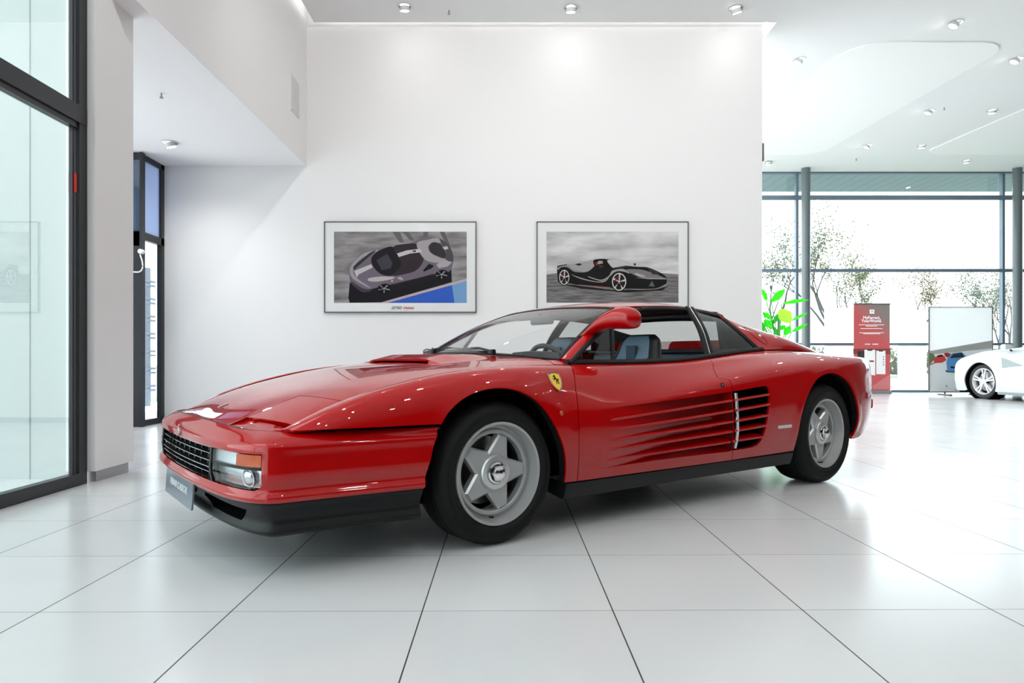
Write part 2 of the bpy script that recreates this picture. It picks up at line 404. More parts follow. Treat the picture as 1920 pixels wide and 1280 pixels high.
quarter=cat(SP(smoothline(GAPR,3))[::-1],top(-1.565,-3.19,18),[(-3.205,.85),(-3.225,.72),(-3.265,.6),(-3.31,.45),(-3.335,.30),(-3.34,.15)],SP([(-3.32,.40),(-3.2,.335),(-3.05,.268),(-2.93,.238)]),SP(smoothline(ARCHR,4)),SP([(-1.9,.232),(-1.6,.230)]),SP([GAPRL[-1]]),SP(VENT))
VS=.74
FINZ=[np.polyfit([-.58,-1.075,-1.8],z,2) for z in [(.506,.538,.587),(.460,.485,.531),(.413,.431,.470),(.367,.381,.412),(.317,.328,.349)]]
def strip(name,pts,nrm,w,off,mt,parent,sgn=1):
    pts=np.array(pts,float);t=np.gradient(pts,axis=0);a=np.cross(t,nrm);a/=np.linalg.norm(a,axis=1,keepdims=True)
    L_=pts+a*w/2+nrm*off;R_=pts-a*w/2+nrm*off;M=np.array([1,sgn,1]);v=np.vstack([L_*M,R_*M]);n=len(pts)
    return mesh_obj(name,v,[(i,i+1,n+i+1,n+i) for i in range(n-1)],mt,parent)
def along_S(ring,off=0):
    U,V=ring[:,0],ring[:,1]; return S_ev(U,V)+S_nr(U,V)*off, S_nr(U,V)
for sg in (1,-1):
    K=dict(sgn=sg,flip=True,vs=VS)
    patch('front_fender',S_ev,S_nr,fender,RED,car,g=.002,step=.012,**K)
    dr=patch('door',S_ev,S_nr,door,RED,car,g=.002,**K)
    patch('rear_fender',S_ev,S_nr,quarter,RED,car,g=.002,thick=.02,step=.012,**K)
    patch('intake_recess',S_ev,S_nr,recess,RED,dr,g=-0.002,disp=lambda U,W,P:-DEP(U),thick=0,**K)
    # recess walls: red returns between skin and recess floor
    w=MB(); rr=dens(inset(recess*np.array([1,VS]),-.002),.02)/np.array([1,VS]); P,N=along_S(rr); d=DEP(rr[:,0])
    A=P*np.array([1,sg,1]); B=(P-N*d[:,None])*np.array([1,sg,1]); n=len(A)
    w.add([tuple(q) for q in A]+[tuple(q) for q in B],[(i,(i+1)%n,n+(i+1)%n,n+i) for i in range(n)]); w.build('recess_return',RED,dr,fix=False)
    # dark throat of the vent
    w=MB(); rr=SP([(-1.499,.612),(-1.494,.45),(-1.53,.29)]+VENT[1:-1]); rr=dens(rr*np.array([1,VS]),.03)/np.array([1,VS]); P,N=along_S(rr); n=len(P)
    In=P-N*.16; A=(P-N*.012)*np.array([1,sg,1]); B=In*np.array([1,sg,1]); c=B.mean(0)
    w.add([tuple(q) for q in A]+[tuple(q) for q in B]+[tuple(c)],[(i,(i+1)%n,n+(i+1)%n,n+i) for i in range(n)]+[(n+i,n+(i+1)%n,2*n) for i in range(n)])
    w.build('side_vent',DARK,car,fix=False)
    # strakes
    for f,par,(xa,xb) in [(f,par,r) for f in FINZ for par,r in ((dr,(-.58,-1.488)),(car,(-1.505,-1.822)))]:
        if par is car: xb=xb+max(0,(.47-np.polyval(f,-1.8)))*.22
        xx=np.linspace(xa,xb,26 if par is dr else 8); zz=np.polyval(f,xx); vv=S.v_of_z(xx,zz); P,N=S_ev(xx,vv),S_nr(xx,vv)
        rings=[]
        for i,(p,nn) in enumerate(zip(P,N)):
            u=np.cross(nn,[1,0,0]);u/=np.linalg.norm(u); 
            if u[2]<0:u=-u
            e=min(1,math.sqrt(max(0,(xa-xx[i])/.012)+.05)) if par is dr else 1
            h=.0062*e; dd=DEP(xx[i]) if par is dr else .055; o=.0025*e
            rings.append([p-nn*dd-u*h, p-nn*.001-u*h, p+nn*(o-.0008)-u*h*.6, p+nn*o, p+nn*(o-.0008)+u*h*.6, p-nn*.001+u*h, p-nn*dd+u*h])
        m=len(rings[0]);vs=[tuple(q*np.array([1,sg,1])) for r in rings for q in r]
        fs=[(i*m+j,i*m+j+1,(i+1)*m+j+1,(i+1)*m+j) for i in range(len(rings)-1) for j in range(m-1)]+[tuple(range(m)),tuple((len(rings)-1)*m+j for j in range(m))]
        MB().add(vs,fs).build('strake',RED,par,auto=50)
    # chrome upright behind the strakes, front edge of the vent
    vz=np.linspace(.300,.606,8); xx=np.interp(vz,[.29,.45,.61],[-1.553,-1.530,-1.530]); P=np.array([s_pt(x,z,-.006,sg) for x,z in zip(xx,vz)])
    MB().tube([tuple(p) for p in P],.010,10).build('vent_upright',RIML,car,auto=60)
    # dark strips behind the panel gaps, standing in for their shade
    for line in (GAPF,GAPR,GAPRL,[(-1.502,.66),(-1.500,.60)]):
        ln=SP(smoothline(line,3)); 
        if line is GAPF: ln=cat([(-.495,1.)],ln)
        if line is GAPR: ln=cat([(-1.565,1.)],ln)
        P,N=along_S(ln); strip('door_gap_shade',P,N,.03,-.011,RUBBER,car,sg)
    # sill
    xs_=np.linspace(-.352,-2.15,24); w=MB(); rings=[]
    for x in xs_:
        y=S.ev([x],[0.])[0][1]; z0=.153
        rings.append([(x,(y-.012)*sg,.232),(x,(y-.002)*sg,.226),(x,(y-.006)*sg,.20),(x,(y-.022)*sg,z0+.004),(x,(y-.032)*sg,z0),(x,(y-.14)*sg,z0+.02),(x,(y-.14)*sg,.24)])
    m=7; w.add([v for r in rings for v in r],[(i*m+j,i*m+(j+1)%m,(i+1)*m+(j+1)%m,(i+1)*m+j) for i in range(len(xs_)-1) for j in range(m)]+[tuple(range(m)),tuple((len(xs_)-1)*m+j for j in range(m))])
    w.build('side_sill',BLACK,car,auto=35)
    # wheel arch liners + return lip of the arches
    for cx,cz,R0,yi,ye in ((0.0,.305,.385,.52,.845),(-2.505,.317,.41,.50,.925)):
        w=MB(); k=28; a=[(cx+R0*math.cos(t),cz+R0*math.sin(t)) for t in np.linspace(-.06,PI+.06,k)]
        ya,yb=sg*yi,sg*ye; n_=len(a)
        w.add([(x,ya,z) for x,z in a]+[(x,yb,z) for x,z in a]+[(cx,ya,cz)],[(i,i+1,n_+i+1,n_+i) for i in range(n_-1)]+[(i,i+1,2*n_) for i in range(n_-1)])
        w.build('wheel_arch_liner',DARK,car)
    for ar in (ARCHF,ARCHR):
        ln=SP(smoothline(ar,5)); P,N=along_S(ln); tdir=np.gradient(P,axis=0); inn=np.array([0,-1,0.])
        A=(P-N*.010)*np.array([1,sg,1]); B=(P+inn*.045)*np.array([1,sg,1]); n_=len(A)
        mesh_obj('arch_lip',np.vstack([A,B]),[(i,i+1,n_+i+1,n_+i) for i in range(n_-1)],BLACK,car)

# ---- hood
HU=[(1.08,.690,.510,.425,3),(1.02,.697,.541,.468,3),(.98,.699,.556,.490,3),(.90,.700,.586,.523,3),(.75,.703,.641,.585,3),(.50,.706,.703,.665,3),(.25,.710,.749,.716,3),(.0,.714,.778,.745,3.2),(-.2,.722,.795,.756,4),(-.4,.732,.808,.764,6),(-.6,.74,.815,.766,7)]
HW=[-1,-.94,-.86,-.72,-.55,-.3,0,.3,.55,.72,.86,.94,1]
Hn=Net([h[0] for h in HU],HW,[[(x,w_*g,zc-(zc-zg)*abs(w_)**p) for w_ in HW] for x,g,zc,zg,p in HU])
gy=lambda x: np.interp(x,[h[0] for h in HU][::-1],[h[1] for h in HU][::-1])
def sst(t): t=np.clip(t,0,1); return t*t*(3-2*t)
def hump(x,y):
    a=np.interp(-x,[-.03,.0,.07,.15,.30],[.017,.022,.032,.028,.014]); a=np.where(x>.042,0,a*sst((.062-x)/.03+.0)); return a*(1-sst((abs(y)-.26)/.20))
def H_raw(U,W):
    P=Hn.ev(U,W); P[:,2]+=hump(P[:,0],P[:,1]); return P
def H_ev(U,W): return H_raw(np.atleast_1d(U),np.atleast_1d(W))
def H_nr(U,W,e=2e-3):
    a=H_ev(U+e,W)-H_ev(U-e,W); b=H_ev(U,W+e)-H_ev(U,W-e); n=np.cross(a,b); return n/np.linalg.norm(n,axis=1,keepdims=True)
HY=lambda pts: np.array([(x,y/float(gy(x))) for x,y in pts])
lead=[(.885,.700),(.93,.655),(.965,.60),(1.0,.45),(1.012,.38),(1.024,.25),(1.032,.0)]   # leading edge
leadC=smoothline([(x,y) for x,y in lead]+[(x,-y) for x,y in lead[::-1][1:]],4)
LI=[(1.004,.425),(.925,.420),(.80,.42),(.713,.42)]; LO_=[(.634,.700)]
rear=[(-.412,.722),(-.412,.66),(-.39,.55),(-.335,.42),(-.29,.25),(-.27,0)]
rearC=smoothline(rear+[(x,-y) for x,y in rear[::-1][1:]],4)
lead_mid=[p for p in leadC if abs(p[1])<.425]
side=[(x,float(gy(x))) for x in np.linspace(.60,-.40,14)]
ring=[(.634,.70)]+side+list(map(tuple,rearC))+[(x,-y) for x,y in side[::-1]]+[(.634,-.70),(.713,-.42),(.80,-.42),(.925,-.42),(1.004,-.425)]+[tuple(p) for p in lead_mid[::-1]]+[(1.004,.425),(.925,.42),(.80,.42),(.713,.42)]
slot=[(.050,-.30),(.050,.30),(.044,.325),(.030,.30),(.030,-.30),(.044,-.325)]
hood=patch('hood',H_ev,H_nr,HY(ring),RED,car,holes=[HY(slot)],g=.002,vs=.70,step=.016)
MB().box((-.02,-.33,.70),(.055,.33,.768)).build('hood_air_slot',DARK,hood)
# badge bar on the hood
w=MB(); P=[H_ev(np.array([x]),np.array([0.]))[0]+np.array([0,0,.002]) for x in (.925,.905,.885)]
w.tube([tuple(p) for p in P],1,8,flat=(.011,.003)).build('hood_badge_bar',RIML,hood,auto=40)
for sg in (1,-1):
    # pop-up headlamp cover: front lip piece and raised lid
    lo=[(x,y*sg) for x,y in leadC if y>=.425]; 
    lo=[tuple(p) for p in leadC if p[1]>=.425]
    fp=[(.925,.42),(1.002,.425)]+lo[::-1]+[(.885,.700),(.850,.700)]
    fp=[(x,y*sg) for x,y in fp]
    def sink(U,W,P):
        t=np.clip((abs(P[:,1])-.42)/.28,0,1); xf=.925-.075*t; xl=np.interp(abs(P[:,1]),[.42,.60,.655,.70],[1.004,.965,.93,.885]); return -.011*sst(1.25-(P[:,0]-xf)/np.maximum(xl-xf,.01)*1.3)
    patch('headlamp_surround',H_ev,H_nr,HY(fp),RED,car,g=.0015,vs=.70,disp=sink)
    lid=[(x,y*sg) for x,y in [(.925,.422),(.80,.42),(.713,.42),(.634,.700),(.75,.700),(.838,.700)]]
    patch('headlamp_cover',H_ev,H_nr,HY(lid),RED,car,g=.0022,vs=.70,thick=.022)
    patch('cowl_corner',H_ev,H_nr,HY([(x,y*sg) for x,y in [(-.416,.724),(-.416,.655),(-.50,.668),(-.53,.70),(-.498,.735)]]),RED,car,g=.001,vs=.70)
    # black strips as painted shade under the hood gap and across the lid
    gl=[(x,1.*sg) for x in np.linspace(.87,-.43,24)]; gl=np.array(gl); P=H_ev(gl[:,0],gl[:,1]); strip('hood_gap_shade',P,np.tile([0,0,1.],(24,1)),.03,-.012,RUBBER,car)
    gl=HY([(.634,.70*sg),(.713,.42*sg),(.925,.42*sg),(1.0,.42*sg)]); P=H_ev(gl[:,0],gl[:,1]); strip('hood_gap_shade',P,np.tile([0,0,1.],(4,1)),.03,-.013,RUBBER,car)
P=H_ev(HY(rearC)[:,0],HY(rearC)[:,1]); 

# ---- front bumper
BP=[(1.085,0),(1.082,.20),(1.070,.42),(1.048,.60),(1.022,.70),(.996,.757),(.955,.797),(.86,.818),(.70,.832),(.50,.857),(.30,.880),(.22,.888)]
GP=[(1.035,0),(1.030,.20),(1.012,.41),(.975,.585),(.925,.672),(.905,.695),(.885,.707),(.82,.742),(.70,.778),(.50,.818),(.30,.858),(.22,.868)]
GZ=[.547,.546,.540,.533,.530,.529,.528,.527,.526,.525,.524,.524]
full=lambda L:[(x,-y) for x,y in L[::-1][:-1]]+L
bp_=np.array(full(BP)); gp_=np.array(full(GP)); gz_=np.array(GZ[::-1][:-1]+GZ)
sarc=np.concatenate([[0],np.cumsum(np.linalg.norm(np.diff(bp_,axis=0),axis=1))]); sarc-=sarc[len(BP)-1]
tn=np.gradient(bp_,sarc,axis=0); pn=np.stack([tn[:,1],-tn[:,0]],1); pn/=np.linalg.norm(pn,axis=1,keepdims=True)
BL=[(.284,.030),(.288,.006),(.297,-.006),(.312,-.008),(.324,.001),(.36,.0),(.42,.0),(.470,.003),(.489,.006),(.4965,.015)]
rows=[[ (bp_[i][0]-pn[i][0]*o, bp_[i][1]-pn[i][1]*o, z) for i in range(len(bp_))] for z,o in BL]
q=[]
for i in range(len(bp_)):
    a=np.array(rows[-1][i]); b=np.array([*gp_[i],gz_[i]]); q.append([tuple(a+(b-a)*t+np.array([0,0,.004*math.sin(PI*t)])) for t in (.35,.7,1.)])
for k in range(3): rows.append([q[i][k] for i in range(len(bp_))])
BV=[0,.012,.025,.042,.056,.10,.17,.215,.24,.255,.275,.295,.315]
Bn=Net(sarc,BV,[[rows[k][i] for k in range(len(rows))] for i in range(len(bp_))])
if Bn.ev([0],[.1])[0][0]<1: print('bumper?')
B_ev=Bn.ev
_s=1 if Bn.nrm([0],[.12])[0][0]>0 else -1
B_nr=lambda U,V:_s*Bn.nrm(U,V)
s_x=lambda x: float(np.interp(-x,-bp_[len(BP)-1:,0],sarc[len(BP)-1:]))
endr=[(s_x(.384),0),(s_x(.380),.05),(s_x(.366),.12),(s_x(.345),.19),(s_x(.322),.25),(s_x(.312),.315)]
ringB=np.array([( -a,b) for a,b in endr[::-1]]+[(s,0.) for s in np.linspace(-.8,.8,9)]+endr+[(s,.315) for s in np.linspace(.9,-.9,9)])
SE=float(np.interp(.778,bp_[len(BP)-1:,1],sarc[len(BP)-1:]))
vz=lambda z: float(np.interp(z,[b[0] for b in BL],BV[:len(BL)]))
va,vb=vz(.333),vz(.461)
holeB=np.array([(-SE,vb),(-SE,va+.03),(-SE+.01,va+.012),(-SE+.035,va),(SE-.035,va),(SE-.01,va+.012),(SE,va+.03),(SE,vb)])
bum=patch('front_bumper',B_ev,B_nr,ringB,RED,car,holes=[holeB],thick=.03,step=.014,flip=_s<0)
def bpatch(name,ring,mt,par,off,thick=.008,step=.02): return patch(name,B_ev,B_nr,np.array(ring),mt,par,off=off,thick=thick,step=step,flip=_s<0)
bpatch('lamp_housing',[(-SE-.02,va-.01),(SE+.02,va-.01),(SE+.02,vb+.01),(-SE-.02,vb+.01)],DARK,car,-.045,0)
# seal between bumper and hood
w=MB(); sp_=smoothline([(gp_[i][0]-pn[i][0]*.012,gp_[i][1]-pn[i][1]*.014,gz_[i]-.006) for i in range(1,len(gp_)-1)],5); w.tube([tuple(p) for p in sp_],1,6,flat=(.013,.005)); w.build('bumper_seal',RUBBER,bum,auto=60)
GS=.455
gr=MB()
for k,z in enumerate((.338,.362,.387,.412,.437,.459)):
    v=vz(z); pts=[tuple(B_ev([s],[v])[0]-B_nr(np.array([s]),np.array([v]))[0]*.016) for s in np.linspace(-GS,GS,31)]
    gr.tube(pts,1,4,flat=(.011,.0016),mi=0)
    gr.tube([tuple(np.array(p)+np.array([.0105,0,.0])) for p in pts],.0016,6,mi=1)
for s in np.linspace(-GS,GS,11):
    P=[B_ev([s],[v])[0]-B_nr(np.array([s]),np.array([v]))[0]*.026 for v in np.linspace(va,vb,5)]; gr.tube([tuple(p) for p in P],1,4,flat=(.003,.01),up=(0,1,0),mi=0)
for s in (-GS,GS):
    P=[B_ev([s],[v])[0]-B_nr(np.array([s]),np.array([v]))[0]*.008 for v in np.linspace(va,vb,5)]; gr.tube([tuple(p) for p in P],1,4,flat=(.007,.012),up=(0,1,0),mi=0)
gr.build('grille',None,car,mats=[BLACK,CHROME],fix=True)
# moulded horse emblem above the grille
EMB=mat('embossed_red',(.55,.02,.03),.15,coat=1)
HORSE=[(.0,.9),(-.13,.98),(-.1,.86),(-.28,.80),(-.36,.70),(-.30,.64),(-.14,.68),(-.12,.55),(-.22,.42),(-.42,.46),(-.5,.34),(-.44,.30),(-.36,.38),(-.22,.30),(-.34,.14),(-.3,.04),(-.22,.08),(-.24,.16),(-.1,.28),(.04,.22),(.1,.08),(.0,-.12),(-.1,-.42),(.02,-.46),(.06,-.40),(.02,-.36),(.16,-.12),(.26,-.1),(.34,-.34),(.26,-.48),(.38,-.5),(.44,-.4),(.42,-.08),(.36,.1),(.46,.2),(.54,.06),(.6,.16),(.56,.34),(.42,.34),(.3,.26),(.16,.42),(.12,.6),(.1,.8)]
def horse(mb,M,s,mi=0,d=.0012): mb.prism([(x*s,y*s) for x,y in HORSE],0,d,mi,M)
def frame_at(p,n,up=(0,0,1),flip=False):
    n=Vector(n).normalized(); u=Vector(up); x=u.cross(n).normalized(); y=n.cross(x)
    M=Matrix((( x[0],y[0],n[0],p[0]),(x[1],y[1],n[1],p[1]),(x[2],y[2],n[2],p[2]),(0,0,0,1))); return M
p=B_ev([0.],[vz(.478)])[0]; n=B_nr(np.array([0.]),np.array([vz(.478)]))[0]
w=MB(); horse(w,frame_at(p+n*.0015,n)@Matrix.Diagonal((1.25,1,1,1)),.034,d=.004); w.build('emblem',CHROME,bum)
# lamps
for sg in (1,-1):
    r=lambda a,b,c,d:[(a*sg,c),(b*sg,c),(b*sg,d),(a*sg,d)] if sg>0 else [(b*sg,c),(a*sg,c),(a*sg,d),(b*sg,d)]
    e=SE-.004; g0=GS+.010
    v0,v1,v2,v3=vz(.337),vz(.407),vz(.417),vz(.457)
    lamp=bpatch('front_lamp',r(g0,e,v1,v2),BLACK,car,-.004,.03)
    bpatch('position_lens',r(g0,g0+.20,v2,v3),LAMPG,lamp,-.014,.01)
    bpatch('position_cover',r(g0,g0+.20,v2,v3),CLEARL,lamp,-.003,.004)
    bpatch('indicator_lens',r(g0+.203,e,v2,v3),AMBER,lamp,-.003,.012)
    low=[(g0,v0),(e-.035,v0),(e-.012,v0+.012),(e,v0+.03),(e,v1),(g0,v1)]; low=[(a*sg,b) for a,b in low]; low=low if sg>0 else low[::-1]
    bpatch('driving_lamp_reflector',low,LAMPG,lamp,-.034,0)
    bpatch('driving_lamp_cover',low,CLEARL,lamp,-.004,.004)
    for s,rad in ((e-.075,.031),):
        p=B_ev([s*sg],[vz(.371)])[0]; n=B_nr(np.array([s*sg]),np.array([vz(.371)]))[0]; M=frame_at(p-n*.030,n)
        MB().lathe([(.0005,.020),(rad*.5,.018),(rad*.85,.012),(rad,.004)],32,axis='z',M=M).build('driving_lamp_lens',LAMPG,lamp,auto=50); MB().lathe([(rad,.0),(rad,.010),(rad*1.1,.010),(rad*1.1,.0)],32,axis='z',M=M).build('lamp_ring',CHROME,lamp,auto=50)
    for a,b,c,d in ((g0,e,v0-.0,v0),):
        pass

# ---- black front valance with two ducts
VLv=[(.300,.045),(.285,.026),(.270,.035),(.235,.058),(.205,.062),(.182,.050),(.170,.052),(.163,.062),(.170,.16)]
vr=[[(bp_[i][0]-pn[i][0]*o, bp_[i][1]-pn[i][1]*o, z) for z,o in VLv] for i in range(len(bp_))]
VV=[0,.02,.035,.075,.11,.135,.15,.16,.26]
Vn=Net(sarc,VV,vr); _v=1 if Vn.nrm([0],[.1])[0][0]>0 else -1
V_nr=lambda U,V:_v*Vn.nrm(U,V)
SV_=s_x(.375)
vring=np.array([(s,0.) for s in np.linspace(-SV_,SV_,9)]+[(s,.26) for s in np.linspace(SV_,-SV_,9)])
vh=lambda sg:np.array([(.19*sg,.078),(.235*sg,.050),(.655*sg,.060),(.60*sg,.115),(.30*sg,.112)])
val=patch('front_valance',Vn.ev,V_nr,vring,BLACK,car,holes=[vh(1),vh(-1)],thick=.02,step=.018,flip=_v<0)
for sg in (1,-1):
    h=dens(vh(sg),.02); P=Vn.ev(h[:,0],h[:,1]); N=V_nr(h[:,0],h[:,1]); n_=len(P); Q=P-N*.02; R_=P*np.array([1,1,.55])+np.array([-.22,0,.10]); c=R_.mean(0)
    MB().add([tuple(a) for a in Q]+[tuple(a) for a in R_]+[tuple(c)],[(i,(i+1)%n_,n_+(i+1)%n_,n_+i) for i in range(n_)]+[(n_+i,n_+(i+1)%n_,2*n_) for i in range(n_)]).build('cooling_duct',DARK,val)
# number plate board
M=Matrix.Translation((1.084,0,.246))@Matrix.Rotation(math.radians(90),4,'Z')@Matrix.Rotation(math.radians(86),4,'X')
def rrect(w,h,r,n=5):
    return [(sx*(w-r)+r*math.cos(a),sy*(h-r)+r*math.sin(a)) for sx,sy,a0 in ((1,1,0),(-1,1,PI/2),(-1,-1,PI),(1,-1,1.5*PI)) for a in np.linspace(a0,a0+PI/2,n)]
pl=MB().prism(rrect(.26,.058,.012),-.004,.003,0,M).build('number_plate',PLATE,car,auto=40)
text_obj('plate_lettering','FERRARI CLASSICHE',.040,WHITEP,pl,M@Matrix.Translation((.0,.004,.0032)),xs=.92)
MB().cbox((1.05,0,.25),(.07,.1,.05)).build('plate_bracket',BLACK,pl)
# underbody
MB().box((.92,-.70,.19),(-3.15,.70,.21)).box((-.40,-.86,.17),(-2.12,.86,.20)).build('underbody',DARK,car)
# ---- cabin glass, pillars and roof
WU=[0,.33,.66,1.]; WW=[-1,-.85,-.6,-.3,0,.3,.6,.85,1]
def ws_pt(u,w):
    b=np.array([-.300-.195*abs(w)**2.4,.668*w,.824-.034*abs(w)**2.4]); t=np.array([-.968-.060*w*w,.508*w,1.094-.019*w*w])
    p=b+(t-b)*u; k=math.sin(PI*u); p+=np.array([.010,.0,.020])*k; p[1]*=1+.012*k; return p
Wn=Net(WU,WW,[[ws_pt(u,w) for w in WW] for u in WU]); W_nr=lambda U,V:(1 if Wn.nrm([.5],[0.])[0][2]>0 else -1)*Wn.nrm(U,V)
wf=Wn.nrm([.5],[0.])[0][2]<0
ring=np.array([(0,w) for w in np.linspace(-1,1,14)]+[(u,1) for u in (.25,.5,.75)]+[(1,w) for w in np.linspace(1,-1,14)]+[(u,-1) for u in (.75,.5,.25)])
patch('windscreen',Wn.ev,W_nr,ring*np.array([.73,1]),WSG,car,vs=.6,thick=0,step=.03,flip=wf) if 0 else None
K_=dict(vs=.62)
Wm=Net([u*.73 for u in WU],WW,[[ws_pt(u,w) for w in WW] for u in WU]); Wm_nr=lambda U,V:(-1 if wf else 1)*Wm.nrm(U,V)
ws=patch('windscreen',Wm.ev,Wm_nr,ring*np.array([.73,1]),WSG,car,vs=.62,thick=0,step=.03,flip=wf)
edge=[tuple(Wm.ev([u*.73],[w])[0]) for u,w in dens([(0,-1),(0,1),(1,1),(1,-1)],.05)]
MB().tube(edge,1,8,closed=True,flat=(.013,.004),up=(.3,0,.95)).build('windscreen_seal',RUBBER,ws,auto=50)
# cowl strip between hood and glass
cw=MB();n_=21;A=[ws_pt(0,w)+np.array([-.02,0,-.012]) for w in np.linspace(-1,1,n_)];B=[tuple(p) for p in rearC[np.linspace(0,len(rearC)-1,n_).astype(int)][::-1]]
B=[tuple(H_ev(np.array([x+.012]),np.array([y/float(gy(x))]))[0]-np.array([0,0,.012])) for x,y in B]
cw.add([tuple(a) for a in A]+B,[(i,i+1,n_+i+1,n_+i) for i in range(n_-1)]).build('cowl_panel',BLACK,car)
# roof
RU=[(-.93,.497,1.080,1.060),(-1.03,.510,1.108,1.078),(-1.2,.533,1.134,1.092),(-1.42,.543,1.149,1.104),(-1.65,.543,1.149,1.104),(-1.85,.541,1.135,1.090),(-2.0,.540,1.110,1.072),(-2.1,.540,1.09,1.05)]
RW=[-1,-.93,-.8,-.5,0,.5,.8,.93,1]
Rn=Net([r[0] for r in RU],RW,[[(x,g*w,zc-(zc-zr)*abs(w)**3.2) for w in RW] for x,g,zc,zr in RU])
rf=Rn.nrm([-1.4],[0.])[0][2]<0; R_nr=lambda U,V:(-1 if rf else 1)*Rn.nrm(U,V)
ring=np.array([(-.975-.060*w*w,w) for w in np.linspace(1,-1,15)]+[(x,-1) for x in np.linspace(-1.1,-1.95,9)]+[(-1.99,w) for w in np.linspace(-1,1,9)]+[(x,1) for x in np.linspace(-1.95,-1.1,9)])
patch('roof',Rn.ev,R_nr,ring,RED,car,vs=.54,thick=.02,flip=rf)
MB().add([tuple(Rn.ev([x],[w])[0]*np.array([1,.97,1])-np.array([0,0,.03])) for x in np.linspace(-1.04,-1.95,12) for w in np.linspace(-1,1,13)],[(i*13+j,i*13+j+1,(i+1)*13+j+1,(i+1)*13+j) for i in range(11) for j in range(12)]).build('headliner',BLEATHER,car)
railz=lambda x: Rn.ev([x],[1.])[0]
MB().tube([(-1.975,y,1.062+.02*(1-(y/.5)**2)) for y in np.linspace(-.5,.5,9)],.034,8).build('rear_window_header',BLEATHER,car,auto=50)
